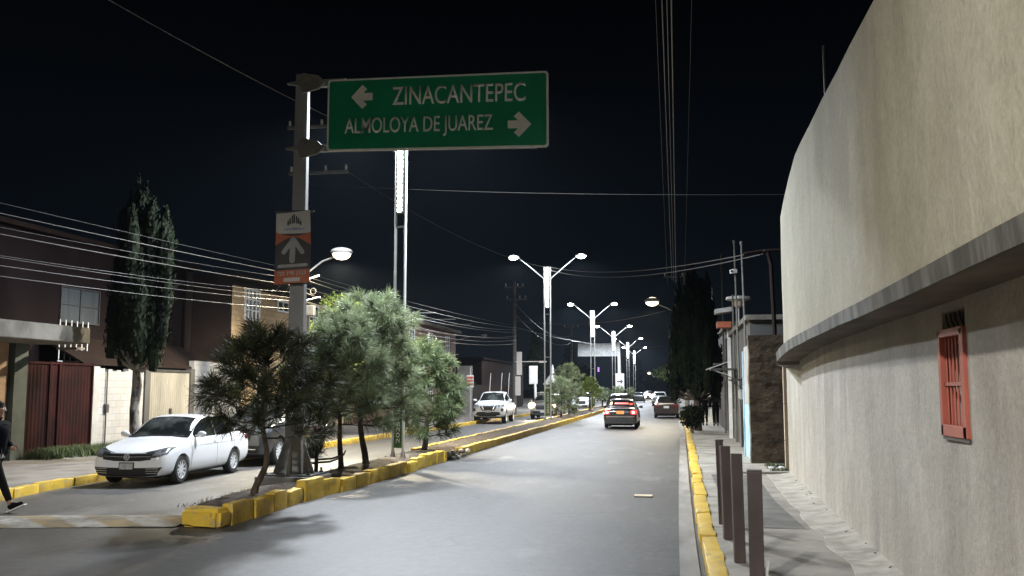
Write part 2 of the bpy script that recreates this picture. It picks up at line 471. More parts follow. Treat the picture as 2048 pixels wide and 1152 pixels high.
M['navy'] = mat('dark_navy_nylon', (0.0022, 0.0028, 0.006), 0.85, scale=5, spec=0.05)
M['blackcloth'] = mat('black_cloth', (0.0045, 0.0045, 0.005), 0.9, scale=5, spec=0.1)
M['whitecloth'] = mat('white_cloth', (0.55, 0.55, 0.55), 0.85, scale=5, var=0.1)
M['hair'] = mat('black_hair', (0.007, 0.006, 0.005), 0.95, scale=20)
M['wire'] = mat('cable_sheath', (0.03, 0.029, 0.027), 0.5, scale=3)
M['wirelight'] = mat('pale_cable', (0.085, 0.08, 0.07), 0.45, scale=3)
M['grass'] = mat('night_grass', (0.035, 0.055, 0.018), 0.8, c2=(0.09, 0.12, 0.04), scale=1.5)
M['drygrass'] = mat('dry_grass', (0.10, 0.08, 0.045), 0.8, c2=(0.19, 0.16, 0.10), scale=4)
M['orange'] = mat('banner_orange', (0.44, 0.12, 0.055), 0.6, scale=3, var=0.08)
M['bannerdark'] = mat('banner_charcoal', (0.045, 0.045, 0.047), 0.6, scale=3)
M['bannerwhite'] = mat('banner_white', (0.52, 0.51, 0.50), 0.6, scale=3, var=0.06)
M['bannergrey'] = mat('banner_pale_grey', (0.30, 0.31, 0.31), 0.6, scale=3)
M['bannerblue'] = mat('banner_blue', (0.15, 0.19, 0.42), 0.6, scale=3)
M['pane'] = mat('window_pane', (0.10, 0.11, 0.10), 0.12, scale=2.4, c2=(0.26, 0.27, 0.25), stretch=(1, 3, 0.3), spec=0.6)
M['panedark'] = mat('dark_window_pane', (0.03, 0.034, 0.038), 0.12, scale=2, spec=0.6)
M['curtain'] = mat('dim_curtain', (0.018, 0.024, 0.03), 0.7, c2=(0.034, 0.042, 0.05), scale=7, stretch=(1, 1, 0.05))

# ---------------------------------------------------------------- ground, road, pavements
LK = [(-30, -11.9), (10, -11.5), (15, -11.6), (17, -12.0), (20, -12.1), (25, -11.7), (32, -11.42), (39, -11.3), (51, -11.0), (68, -10.6), (100, -10.5), (300, -10.5)]
RK = [(-30, 0.30), (13, 0.30), (21, 0.34), (31, 0.42), (43, 0.50), (300, 0.55)]
MR = [(-30, -6.2), (12.8, -6.30), (14, -6.36), (16.2, -6.40), (17.5, -6.3), (20.7, -6.16), (27.5, -6.14), (45, -5.95), (70, -5.85), (300, -5.85)]
ML = [(-30, -7.6), (12.8, -6.98), (14.0, -7.42), (16.0, -7.60), (27.5, -7.65), (45, -7.6), (70, -7.6), (300, -7.6)]
def lk(y): return interp(LK, y)
def rk(y): return interp(RK, y)
def mr(y): return interp(MR, y)
def ml(y): return interp(ML, y)

b = MB(); b.poly([(-900, -300, -0.03), (900, -300, -0.03), (900, 1500, -0.03), (-900, 1500, -0.03)])
tag(b.build('ground', M['ground']), kind='structure')
b = MB()
ys = [-40 + i * 2.0 for i in range(20)] + [i * 0.5 for i in range(0, 120)] + [60 + i * 20 for i in range(16)]
xs = [-13.5 + i * 1.0 for i in range(15)] + [1.0]
gv = [[b.bm.verts.new((x, y, 0.012 * noise.noise(Vector((x * 0.35, y * 0.2, 0))))) for x in xs] for y in ys]
for i in range(len(ys) - 1):
    for j in range(len(xs) - 1):
        b.bm.faces.new((gv[i][j], gv[i][j + 1], gv[i + 1][j + 1], gv[i + 1][j]))
tag(b.build('asphalt_road', M['asphalt'], smooth=True), kind='structure')

def strip(name, m, fa, fb, y0, y1, z, step=1.0, skirt=True, thick=0.2):
    b = MB(); n = max(1, int((y1 - y0) / step)); rows = []
    for i in range(n + 1):
        y = lerp(y0, y1, i / n)
        rows.append((b.bm.verts.new((fa(y), y, z)), b.bm.verts.new((fb(y), y, z))))
    for p, q in zip(rows, rows[1:]):
        b.bm.faces.new((p[0], p[1], q[1], q[0]))
    if skirt:
        g = bmesh.ops.extrude_face_region(b.bm, geom=b.bm.faces[:])
        for v in g['geom']:
            if isinstance(v, bmesh.types.BMVert): v.co.z -= thick
    return tag(b.build(name, m), kind='structure')

strip('sidewalk', M['concrete'], lambda y: rk(y) + 0.18, lambda y: 3.4, -30, 250, 0.15, 4.0)
strip('left_sidewalk', M['pavement'], lambda y: -40, lambda y: lk(y) - 0.14, -30, 250, 0.14, 1.0)
strip('gutter', M['gutter'], lambda y: rk(y) - 0.27, lambda y: rk(y) - 0.06, -30, 60, 0.022, 2.0, True, 0.03)
# dark cement patch and pale strip along the wall foot
def flatpoly(name, m, pts, z, th=0.02):
    b = MB(); b.prism([(p[0], p[1]) for p in pts], -th, lambda u, v, w: Vector((u, v, z + w)))
    return tag(b.build(name, m), kind='structure')
flatpoly('cement_patch', M['concrete_dark'], [(0.95, 13.1), (1.66, 13.0), (1.62, 14.4), (1.58, 16), (1.62, 18.5), (1.66, 20.8), (0.75, 21.0), (0.75, 13.3)], 0.154, 0.006)
b = MB(); n = 90; prev = None
for i in range(n + 1):
    y = lerp(-6, 21.0, i / n)
    xw = 2.13 + (y - 9.96) * 0.0225
    xi = xw - 0.42 - 0.10 * noise.noise(Vector((0, y * 0.9, 3))) - (0.06 if y > 13 else 0)
    z = 0.160
    q = [b.bm.verts.new((lerp(xi, xw + 0.02, t), y, z + 0.05 * t * t + (0.012 * noise.noise(Vector((t * 5, y * 3, 0))) if t > 0 else -0.02))) for t in (0, 0.02, 0.3, 0.6, 1.0)]
    if prev:
        for a in range(4): b.bm.faces.new((prev[a], prev[a + 1], q[a + 1], q[a]))
    prev = q
tag(b.build('cement_apron', M['concrete_light'], smooth=True), kind='structure')
# step where the pavement drops past the wall
b = MB(); b.bx(1.25, 2.9, 21.15, 21.45, 0.10, 0.20)
tag(b.build('pavement_step', M['concrete'], bevel=0.01), kind='structure')
# joints of the pavement slabs as thin dark grooves
b = MB()
for y in (8.0, 13.02, 16.6, 20.3, 24.0, 27.5, 31, 35, 39, 44, 50, 56): b.bx(rk(y) + 0.15, 1.7 if y < 21 else 2.1, y - 0.008, y + 0.008, 0.148, 0.1535)
tag(b.build('pavement_joint', M['dirt']), kind='structure')

def kerb(name, edge, side, y0, y1, w=0.16, h=0.17, seg=(0.8, 1.2), seed=1, jit=0.012, bev=0.016, hfun=None, gap=0.012):
    """edge(y) is the road face; side=+1 kerb lies towards +X of the edge"""
    rnd = random.Random(seed); b = MB(); y = y0
    while y < y1 - 0.05:
        L = min(rnd.uniform(*seg), y1 - y)
        xa, xb = edge(y), edge(y + L)
        hh = h + rnd.uniform(-jit, jit) + (hfun(y + L / 2) if hfun else 0)
        j = rnd.uniform(-jit, jit) * 1.2
        ang = math.atan2(xb - xa, L) * -1
        c = ((xa + xb) / 2 + side * w / 2 + j, y + L / 2, hh / 2 - 0.03)
        m = rotz(ang) @ roty(rnd.uniform(-0.03, 0.03)) @ rotx(rnd.uniform(-0.01, 0.01))
        b.box(c, (w, L - gap, hh + 0.06), m)
        y += L
    bmesh.ops.recalc_face_normals(b.bm, faces=b.bm.faces[:])
    bmesh.ops.bevel(b.bm, geom=b.bm.edges[:], offset=bev, segments=2, affect='EDGES', profile=0.6, clamp_overlap=True)
    bmesh.ops.subdivide_edges(b.bm, edges=[e for e in b.bm.edges if e.calc_length() > 0.25], cuts=3, use_grid_fill=True)
    for v in b.bm.verts:
        d = noise.noise_vector(v.co * 4.0) * 0.020 + noise.noise_vector(v.co * 17.0) * 0.013
        v.co += d
    return tag(b.build(name, M['yellow'], smooth=True, angle=50), kind='structure')

kerb('right_kerb', rk, 1, -20, 70, w=0.19, h=0.17, seg=(0.9, 1.3), seed=3, jit=0.018)
kerb('left_kerb', lk, -1, -20, 130, w=0.15, h=0.18, seg=(0.9, 1.3), seed=4)
kerb('median_kerb', mr, -1, 13.1, 25.6, w=0.17, h=0.27, seg=(0.45, 0.9), seed=6, jit=0.04, gap=0.03, hfun=lambda y: 0.08 if 16.3 < y < 17.2 else 0)
kerb('median_kerb_beyond_gap', mr, -1, 27.4, 170, w=0.17, h=0.24, seg=(1.5, 2.4), seed=8)
kerb('median_kerb_left_face', ml, 1, 27.4, 170, w=0.17, h=0.22, seg=(1.0, 1.6), seed=9)
b = MB(); b.box((-6.66, 12.98, 0.115), (0.66, 0.34, 0.29), rotz(R(-6)))
bmesh.ops.bevel(b.bm, geom=b.bm.edges[:], offset=0.055, segments=3, affect='EDGES')
bmesh.ops.subdivide_edges(b.bm, edges=[e for e in b.bm.edges if e.calc_length() > 0.15], cuts=4, use_grid_fill=True)
for v in b.bm.verts: v.co += noise.noise_vector(v.co * 4.0) * 0.02 + noise.noise_vector(v.co * 13.0) * 0.006
tag(b.build('median_kerb_nose', M['yellow'], smooth=True, angle=50), kind='structure')

# soil of the median
b = MB(); prev = None
y = 13.05
while y < 170:
    xa, xb = ml(y) + 0.10, mr(y) - 0.10
    row = []
    for k in range(9):
        x = lerp(xa, xb, k / 8)
        hump = 0.09 * math.sin(PI * k / 8)
        if y < 27.4 and k < 2: x, hump = (ml(y) - 0.04 + 0.05 * noise.noise(Vector((0, y * 2, 7))), -0.19) if k == 0 else (ml(y) + 0.10, 0.0)
        row.append(b.bm.verts.new((x, y, 0.17 + hump + 0.035 * noise.noise(Vector((x * 3.1, y * 3.1, 0))) + 0.015 * noise.noise(Vector((x * 12, y * 12, 5))))))
    if prev:
        for a in range(8): b.bm.faces.new((prev[a], prev[a + 1], row[a + 1], row[a]))
    prev = row
    y += 0.12 if y < 34 else 2.0
tag(b.build('median_soil', M['dirt'], smooth=True), kind='structure')
# island behind the camera that carries the near lamp
b = MB(); b.bx(-7.6, -6.2, -30, 0.5, -0.02, 0.2)
tag(b.build('rear_median', M['yellow'], bevel=0.03), kind='structure')

# low road hump with worn white and ochre paint
b = MB(); prev = None
def hump_pt(s, t):
    x0, x1 = -7.02, -11.45
    x = lerp(x0, x1, s)
    yc = 13.42 - 0.24 * (-7.02 - x)
    return x, yc + 0.05 + (t - 0.5) * 1.35
for i in range(61):
    row = []
    for j in range(9):
        x, y = hump_pt(i / 60, j / 8)
        row.append(b.bm.verts.new((x, y, 0.012 + 0.055 * math.sin(PI * j / 8) + 0.004 * noise.noise(Vector((x * 6, y * 6, 0))))))
    if prev:
        for a in range(8): b.bm.faces.new((prev[a], prev[a + 1], row[a + 1], row[a]))
    prev = row
m, t, bs = nt('worn_hump_paint')
tcn = nnode(t, 'ShaderNodeTexCoord'); mp = nnode(t, 'ShaderNodeMapping')
mp.inputs['Rotation'].default_value = (0, 0, R(-52))
wv = nnode(t, 'ShaderNodeTexWave'); wv.inputs['Scale'].default_value = 0.42; wv.inputs['Distortion'].default_value = 3.5
wv.inputs['Detail'].default_value = 3
t.links.new(tcn.outputs['Object'], mp.inputs[0]); t.links.new(mp.outputs[0], wv.inputs['Vector'])
rr = nnode(t, 'ShaderNodeValToRGB'); t.links.new(wv.outputs['Fac'], rr.inputs[0])
rr.color_ramp.interpolation = 'LINEAR'
rr.color_ramp.elements[0].position = 0.34; rr.color_ramp.elements[0].color = (0.26, 0.19, 0.085, 1)
rr.color_ramp.elements[1].position = 0.66; rr.color_ramp.elements[1].color = (0.36, 0.355, 0.34, 1)
f, r_ = noise_fac(t, 1.6, detail=9, rough=0.7, lo=0.40, hi=0.60)
t.links.new(mix(t, f, rr.outputs[0], (0.12, 0.112, 0.098)), bs.inputs['Base Color'])
bs.inputs['Roughness'].default_value = 0.8
tag(b.build('painted_hump', m, smooth=True), kind='structure')

# rubble in the kerb gap, leaf litter on the median
rnd = random.Random(5)
b = MB()
for i in range(70):
    y = rnd.gauss(26.6, 0.5); x = rnd.uniform(-6.9, -6.0)
    b.ico((x, y, 0.05 + rnd.uniform(0.0, 0.14)), rnd.uniform(0.03, 0.10), 1, (1, 1, 0.7), 0.5, i)
tag(b.build('broken_kerb_rubble', M['concrete_light']), 'crumbled pale concrete in the gap of the yellow median kerb', 'rubble', kind='stuff')

def tufts(name, m, pts, hgt, seed, label, cat='grass', n=14, w=0.012):
    rnd = random.Random(seed); b = MB()
    for (x, y, z) in pts:
        for k in range(n):
            a = rnd.uniform(0, 2 * PI); l = hgt * rnd.uniform(0.5, 1.2); lean = rnd.uniform(0.1, 0.8) * l
            p = Vector((x + rnd.gauss(0, 0.05), y + rnd.gauss(0, 0.05), z))
            t = p + Vector((math.cos(a) * lean, math.sin(a) * lean, l))
            s = Vector((-math.sin(a), math.cos(a), 0)) * w
            b.bm.faces.new([b.bm.verts.new(q) for q in (p - s, p + s, t)])
    return tag(b.build(name, m, normals=False), label, cat, kind='stuff')
pts = [(rnd.uniform(-7.4, -6.4), rnd.uniform(13.3, 40), 0.2) for _ in range(520)]
tufts('dry_litter', M['drygrass'], pts, 0.06, 2, 'dry straw and leaf litter on the median soil', 'litter', 7, 0.006)
pts = []
for _ in range(700):
    y = rnd.uniform(22.4, 29.0); x = -16.6 + abs(rnd.gauss(0, 0.5)) * (1.4 if y > 24 else 0.6); pts.append((x, y, 0.14))
tufts('grass_verge', M['grass'], pts, 0.26, 3, 'dark grass growing at the foot of the red gate', 'grass', 16)
pts = [(rnd.uniform(2.1, 2.8), rnd.uniform(21.5, 23.6), 0.15) for _ in range(60)]
tufts('weeds', M['grass'], pts, 0.10, 7, 'small weeds in the recess past the plaster wall', 'weeds', 8)

# ---------------------------------------------------------------- text helper
def text_mesh(txt, size, xs=1.0, bold=0.0, ext=0.004):
    cu = bpy.data.curves.new('lettering', 'FONT')
    cu.body = txt; cu.size = size; cu.extrude = ext; cu.offset = bold
    cu.align_x = 'LEFT'; cu.align_y = 'BOTTOM_BASELINE'
    o = bpy.data.objects.new('tmp_text', cu); col.objects.link(o)
    dg = bpy.context.evaluated_depsgraph_get()
    me = bpy.data.meshes.new_from_object(o.evaluated_get(dg))
    bpy.data.objects.remove(o)
    x0 = min(v.co.x for v in me.vertices); x1 = max(v.co.x for v in me.vertices)
    y0 = min(v.co.y for v in me.vertices); y1 = max(v.co.y for v in me.vertices)
    return me, (x0, x1, y0, y1)

def put_text(txt, parent, origin, ux, uz, width, height, m, name='lettering', bold=0.0, nrm=None):
    """fit txt in width x height; origin = lower left, ux/uz unit vectors, faces -normal"""
    me, (x0, x1, y0, y1) = text_mesh(txt, 1.0, bold=bold, ext=0.0)
    ux = Vector(ux); uz = Vector(uz); o = Vector(origin); n = ux.cross(uz).normalized()
    for v in me.vertices:
        u = (v.co.x - x0) / (x1 - x0) * width; w = (v.co.y - y0) / (y1 - y0) * height
        v.co = o + ux * u + uz * w
    bm = bmesh.new(); bm.from_mesh(me)
    g = bmesh.ops.extrude_face_region(bm, geom=bm.faces[:])
    for v in g['geom']:
        if isinstance(v, bmesh.types.BMVert): v.co += n * 0.004
    bmesh.ops.recalc_face_normals(bm, faces=bm.faces[:])
    bm.to_mesh(me); bm.free()
    return link_mesh(name, me, m, parent)

# ---------------------------------------------------------------- the plaster building on the right
def xw(y): return 2.13 + (y - 9.96) * 0.0225
pb = thing('plaster_building', 'large cream and grey plastered building with projecting ledge along the right pavement', 'building', (0, 0, 0))
Y0, Y1 = -6.0, 21.1
WIN = (7.26, 7.90, 1.60, 2.55)
# lower wall built around the window opening
b = MB()
def wall_piece(y0, y1, z0, z1, n):
    for i in range(n):
        a, c = lerp(y0, y1, i / n), lerp(y0, y1, (i + 1) / n)
        vs = [b.bm.verts.new(p) for p in ((xw(a), a, z0), (xw(c), c, z0), (xw(c), c, z1), (xw(a), a, z1), (xw(a) + 0.3, a, z0), (xw(c) + 0.3, c, z0), (xw(c) + 0.3, c, z1), (xw(a) + 0.3, a, z1))]
        for f in ((3, 2, 1, 0), (4, 5, 6, 7)): b.bm.faces.new([vs[k] for k in f])
        b.bm.faces.new((vs[0], vs[1], vs[5], vs[4])); b.bm.faces.new((vs[3], vs[7], vs[6], vs[2]))
        if i == 0: b.bm.faces.new((vs[0], vs[4], vs[7], vs[3]))
        if i == n - 1: b.bm.faces.new((vs[1], vs[2], vs[6], vs[5]))
wall_piece(Y0, WIN[0], 0, 2.66, 1)
wall_piece(WIN[1], Y1, 0, 2.66, 1)
wall_piece(WIN[0], WIN[1], 0, WIN[2], 1)
wall_piece(WIN[0], WIN[1], WIN[3], 2.66, 1)
bmesh.ops.remove_doubles(b.bm, verts=b.bm.verts[:], dist=0.0005)
b.build('lower_wall', M['lower'], pb)
# upper wall, overhanging, top edge as seen
def xu(y):
    return xw(y) - 0.405 + (0.0 if y < 16.0 else 0.012 * (y - 16.0) ** 2)
topz = [(-6, 4.75), (4, 5.0), (7.94, 5.15), (9.17, 5.21), (11.2, 5.30), (14.27, 5.40), (16.98, 4.99), (18.6, 4.9)]
YU = 17.15
b = MB(); ysn = [-6, 0, 4, 6, 8, 9.2, 10, 11.2, 12.5, 13.4, 14.27, 15.2, 16.0, 16.5, YU]
prev = None
for y in ysn:
    zt = interp(topz, y); row = []
    for k in range(9):
        z = lerp(2.74, zt, k / 8)
        row.append(b.bm.verts.new((xu(y) + 0.018 * noise.noise(Vector((y * 0.7, z * 0.7, 0))), y, z)))
    row.append(b.bm.verts.new((xu(y) + 0.35, y, zt)))
    row.append(b.bm.verts.new((xu(y) + 0.35, y, 2.74)))
    if prev:
        for a in range(10): b.bm.faces.new((prev[a], prev[a + 1], row[a + 1], row[a]))
        b.bm.faces.new((prev[10], prev[0], row[0], row[10]))
    else: b.bm.faces.new(row[::-1])
    prev = row
b.bm.faces.new(prev)
b.build('upper_wall', M['upper'], pb, smooth=True, angle=40)
# rear volume closing the building
b = MB(); b.bx(2.45, 9.0, -5.9, 16.9, 2.68, 4.9); b.bx(2.8, 9.0, -5.9, 20.9, 0.0, 2.62)
b.build('rear_volume', M['greywall'], pb)
# ledge with a soffit; it dips and turns in at the far end
b = MB(); prev = None
lys = [-6, 0, 3, 5, 7, 9, 10.5, 12, 13, 14, 15, 16, 16.8, 17.4, 17.9, 18.3, 18.5]
for y in lys:
    w = 0.015 * noise.noise(Vector((0, y * 1.3, 1)))
    xo = xw(y) - 0.425 + w * 0.4
    zb = 2.615 + w if y < 14 else 2.60 - 0.0068 * (y - 14) ** 2
    zt = 2.745 + w if y < 15 else 2.745 - 0.010 * (y - 15) ** 2
    if y > 17: xo += 0.010 * (y - 17) ** 2
    prof = [(xw(y) + 0.1, zb + 0.005), (xo, zb), (xo - 0.012, zt), (xo + 0.09, zt + 0.02), (xw(y) + 0.1, zt + 0.02)]
    row = [b.bm.verts.new((p[0], y, p[1])) for p in prof]
    if prev:
        for a in range(5): b.bm.faces.new((prev[a], prev[(a + 1) % 5], row[(a + 1) % 5], row[a]))
    else: b.bm.faces.new(row[::-1])
    prev = row
b.bm.faces.new(prev)
b.build('ledge', M['ledge'], pb)
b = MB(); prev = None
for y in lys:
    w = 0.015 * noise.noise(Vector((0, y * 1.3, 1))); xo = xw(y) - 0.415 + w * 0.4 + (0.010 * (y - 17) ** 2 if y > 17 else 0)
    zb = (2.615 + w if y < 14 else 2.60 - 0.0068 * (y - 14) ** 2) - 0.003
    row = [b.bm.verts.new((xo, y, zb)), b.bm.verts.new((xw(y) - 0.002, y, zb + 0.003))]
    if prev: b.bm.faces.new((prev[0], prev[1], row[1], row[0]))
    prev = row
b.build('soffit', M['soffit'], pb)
# soffit boards as plain cement under the ledge, returning along the end
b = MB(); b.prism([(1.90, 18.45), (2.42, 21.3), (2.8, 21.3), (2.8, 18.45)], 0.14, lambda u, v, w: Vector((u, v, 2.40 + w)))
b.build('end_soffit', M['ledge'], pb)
# barred window in red paint
win = MB(); y0, y1, z0, z1 = WIN
xx = xw(7.58)
for (a, c, d, e) in ((y0 - 0.01, y0 + 0.075, z0, 2.40), (y1 - 0.05, y1 + 0.01, z0, 2.40), (y0, y1, z0 - 0.0, z0 + 0.085), (y0, y1, 2.35, 2.41)):
    win.bx(xx - 0.035, xx + 0.06, a, c, d, e)
wf = win.build('window', M['redframe'], pb, bevel=0.004)
b = MB()
for k in range(6):
    yy = lerp(y0 + 0.11, y1 - 0.08, k / 5.0)
    b.tube([(xx + 0.005, yy, z0 + 0.06), (xx + 0.005, yy, 2.36)], 0.0085, 8)
b.bx(xx - 0.012, xx + 0.02, y0 + 0.05, y1 - 0.04, 1.98, 2.005)
b.build('window_bars', M['redframe'], wf)
b = MB(); b.bx(xx + 0.12, xx + 0.13, y0 + 0.02, y1 - 0.02, z0 + 0.03, 2.40)
b.build('pane', M['pane'], wf)
b = MB()
for yy in (7.45, 7.60, 7.74): b.bx(xx + 0.09, xx + 0.115, yy - 0.012, yy + 0.012, z0 + 0.05, 2.38)
b.build('inner_frame', M['white_metal'], wf)
b = MB()
for k in range(5):
    yy = lerp(y0 + 0.08, y1 - 0.08, k / 4.0)
    b.tube([(xx + 0.03, yy - 0.04, 2.42), (xx + 0.02, yy, 2.48), (xx + 0.03, yy + 0.05, 2.53)], 0.007, 6)
b.bx(xx + 0.16, xx + 0.17, y0, y1, 2.41, 2.55)
b.build('vent_scrolls', M['darkmetal'], wf)
b = MB(); b.bx(xx - 0.02, xx + 0.05, y0 - 0.02, y1 + 0.02, z0 - 0.03, z0 - 0.004); b.build('window_sill', M['darkmetal'], wf)

# thin mast standing on the roof behind the parapet
b = MB(); b.tube([(2.75, 17.0, 4.5), (2.71, 16.95, 8.0)], [0.028, 0.02], 8); b.bx(2.66, 2.84, 16.9, 17.1, 4.44, 4.54)
tag(b.build('roof_mast', M['galv']), 'thin steel mast rising behind the sloping top of the plaster wall', 'mast')

# ---------------------------------------------------------------- things past the plaster building
b = MB()
for k, (za, zb) in enumerate(((0.15, 0.80), (0.81, 1.62), (1.63, 2.5))): b.bx(2.42, 2.56, 22.1, 22.24, za, zb)
tag(b.build('tiled_pilaster', M['tile'], bevel=0.004), 'narrow pink tiled pilaster just past the plaster wall', 'pilaster')
b = MB(); b.bx(2.60, 2.66, 22.15, 22.3, 0.13, 2.05); tag(b.build('white_jamb', M['palewall'], bevel=0.004), 'slim white jamb between tiled pilaster and plaster wall', 'jamb')

b = MB(); pr = None
for i in range(13):
    for_z = lerp(0.05, 3.28, i / 12)
    w = 0.03 * noise.noise(Vector((0, for_z * 2, 0)))
    row = [b.bm.verts.new(p) for p in ((1.84 + w, 24.2, for_z), (2.75, 24.2, for_z), (2.75, 24.55, for_z), (1.84 + w, 24.55, for_z))]
    if pr:
        for a in range(4): b.bm.faces.new((pr[a], pr[(a + 1) % 4], row[(a + 1) % 4], row[a]))
    else: b.bm.faces.new(row[::-1])
    pr = row
b.bm.faces.new(pr)
tag(b.build('adobe_wall', M['adobe']), 'rough brown adobe wall end facing the street past the plaster building', 'wall')
bwall = thing('painted_wall', 'white wall with light blue lower half along the pavement behind the adobe', 'wall', (0, 0, 0))
b = MB(); b.bx(1.93, 2.2, 24.6, 27.2, 1.55, 3.1); b.build('upper_band', M['palewall'], bwall)
b = MB(); b.bx(1.925, 2.2, 24.6, 27.2, 0.14, 1.545); b.build('blue_band', M['bluewall'], bwall)
b = MB(); b.bx(1.90, 2.0, 27.25, 27.45, 0.14, 3.0); b.build('blue_pilaster', M['bluewall'], bwall)
# blue wall continues as separate house fronts
def house(name, label, x0, x1, y0, y1, h, m, roof=None, cat='house', group=None):
    t = thing(name, label, cat, (0, 0, 0), 0, group)
    b = MB(); b.bx(x0, x1, y0, y1, 0.0, h); b.build('wall', M[m], t)
    b = MB(); b.bx(x0 - 0.12, x1 + 0.12, y0 - 0.12, y1 + 0.12, h, h + 0.14); b.build('roof', M[roof or 'slab'], t)
    return t
def window_part(parent, X, y0, y1, z0, z1, cols, rows, facing=1, fm='white_metal', pm='pane', t=0.045):
    """window on a wall in plane X whose outward side is +X (facing=1) or -X (-1)"""
    s = facing
    b = MB()
    xa, xb = sorted((X + s * 0.003, X + s * 0.06))
    def fr(a, c, d, e): b.bx(xa, xb, a, c, d, e)
    fr(y0, y1, z0, z0 + t); fr(y0, y1, z1 - t, z1); fr(y0, y0 + t, z0 + t, z1 - t); fr(y1 - t, y1, z0 + t, z1 - t)
    xa2, xb2 = sorted((X + s * 0.008, X + s * 0.05))
    for k in range(1, cols): yy = lerp(y0, y1, k / cols); b.bx(xa2, xb2, yy - t * 0.4, yy + t * 0.4, z0 + t, z1 - t)
    for k in range(1, rows): zz = lerp(z0, z1, k / rows); b.bx(xa2 + 0.001, xb2 - 0.002, y0 + t, y1 - t, zz - t * 0.4, zz + t * 0.4)
    w = b.build('window', M[fm], parent)
    b = MB(); xa, xb = sorted((X + s * 0.002, X + s * 0.014)); b.bx(xa, xb, y0 + t * 0.7, y1 - t * 0.7, z0 + t * 0.7, z1 - t * 0.7); b.build('pane', M[pm], w)
    return w
def door_part(parent, X, y0, y1, z1, facing, m='darkmetal'):
    s = facing; xa, xb = sorted((X + s * 0.003, X + s * 0.05))
    b = MB(); b.bx(xa, xb, y0, y1, 0.15, z1)
    for k in range(3):
        zz = lerp(0.35, z1 - 0.6, k / 2); xc, xd = sorted((X + s * 0.05, X + s * 0.065)); b.bx(xc, xd, y0 + 0.12, y1 - 0.12, zz, zz + 0.4)
    return b.build('door', M[m], parent)

h1 = house('low_dark_house', 'low dark grey house front with a white balcony roof behind the blue painted wall', 2.15, 8, 27.6, 38.5, 3.9, 'greywall')
door_part(h1, 2.15, 31, 32, 2.3, -1); window_part(h1, 2.15, 34, 35.6, 1.2, 2.4, 3, 2, -1, 'darkmetal', 'panedark')
b = MB(); b.box((1.86, 36.3, 4.86), (0.60, 0.9, 0.16), roty(R(-8))); b.build('balcony_roof', M['white_metal'], h1)
b = MB(); b.bx(1.62, 2.12, 35.9, 36.6, 4.22, 4.44); b.build('fascia', M['orange'], h1)
b = MB(); b.bx(2.0, 2.12, 36.3, 36.5, 0.15, 4.2); b.build('pilaster', M['white_metal'], h1)
h2 = house('tall_grey_house', 'tall dark house with lit white edge on the right pavement behind the round bush', 2.25, 9, 39.0, 52, 4.5, 'greywall')
door_part(h2, 2.25, 43, 44, 2.3, -1); window_part(h2, 2.25, 46, 48, 2.8, 3.9, 3, 2, -1, 'darkmetal', 'panedark')
b = MB(); b.bx(2.05, 2.24, 51.6, 51.9, 0.1, 4.45); b.build('pilaster', M['palewall'], h2)
h3 = house('balcony_house', 'pale house with a thin balcony slab beyond the tall dark house', 2.3, 9, 53, 70, 5.0, 'palewall')
b = MB(); b.bx(1.75, 2.32, 60, 64, 4.2, 4.4); b.build('balcony', M['white_metal'], h3)

door_part(h3, 2.3, 56, 57, 2.4, -1); window_part(h3, 2.3, 58, 60, 1.2, 2.4, 3, 2, -1, 'darkmetal', 'panedark')
h4 = house('far_right_house', 'far pale house at the end of the right pavement', 2.2, 9, 71, 110, 5.2, 'greywall')
window_part(h4, 2.2, 75, 77, 1.4, 2.6, 3, 2, -1)
b = MB()
b.prism([(0, 0), (0.9, -0.32), (0.9, -0.28), (0, 0.04)], 1.4, lambda u, v, w: Vector((2.15 - u, 36.8 + w, 3.0 + v)))
b.tube([(2.15, 37.0, 2.45), (1.3, 37.0, 2.72)], 0.02, 6)
tag(b.build('awning', M['galv']), 'small sloping metal awning sticking out over the right pavement', 'awning')
b = MB(); b.bx(1.93, 2.16, 29.0, 29.3, 1.65, 1.95); b.bx(1.90, 1.93, 29.03, 29.27, 1.68, 1.92)
tag(b.build('meter_box', M['galv'], bevel=0.008), 'grey electricity meter box on the wall by the pipes', 'meter box')
for k, (yy, zz, ln) in enumerate(((28.6, 2.2, 0.5), (32.8, 2.6, 0.9), (37.6, 2.9, 0.6), (45.2, 2.6, 0.8))):
    b = MB(); b.bx(2.15 - ln, 2.14, yy, yy + 1.3, zz, zz + 0.05); b.tube([(2.14, yy + 0.1, zz - 0.35), (2.15 - ln, yy + 0.1, zz)], 0.015, 5)
    tag(b.build('door_hood', M['darkmetal']), ('small flat door hood nearest the blue painted wall', 'flat hood over the low dark house door', 'narrow flat hood at the far end of the low dark house', 'flat hood on the tall dark house front')[k], 'door hood')
for k, (yy, hh) in enumerate(((33.6, 5.2), (40.5, 7.6), (50.2, 7.2))):
    b = MB(); b.tube([(2.08, yy, 0.15), (2.06, yy, hh)], 0.035, 6)
    tag(b.build('drain_pipe', M['poleconcrete']), ('dark drain pipe on the low dark house front', 'tall drain pipe where the low and tall dark houses meet', 'tall drain pipe by the white edge of the tall dark house')[k], 'pipe')
def pipe_pole(x, y, h, label, cam_=False, lean=0.0):
    t = thing('pipe_pole', label, 'pole', (x, y, 0.15), 0, 'thin pipe poles past the adobe wall')
    b = MB(); b.tube([(0, 0, 0), (lean * 0.5, 0, h * 0.5), (lean, 0, h)], [0.035, 0.032, 0.026], 8); b.build('pipe', M['poleconcrete'], t)
    b = MB(); b.tube([(lean, 0, h - 0.02), (lean - 0.01, -0.03, h + 0.06)], [0.045, 0.04], 8); b.build('cap', M['poleconcrete'], t)
    return t
pipe_pole(2.05, 30.7, 6.45, 'thin pipe pole carrying the security camera', lean=-0.08)
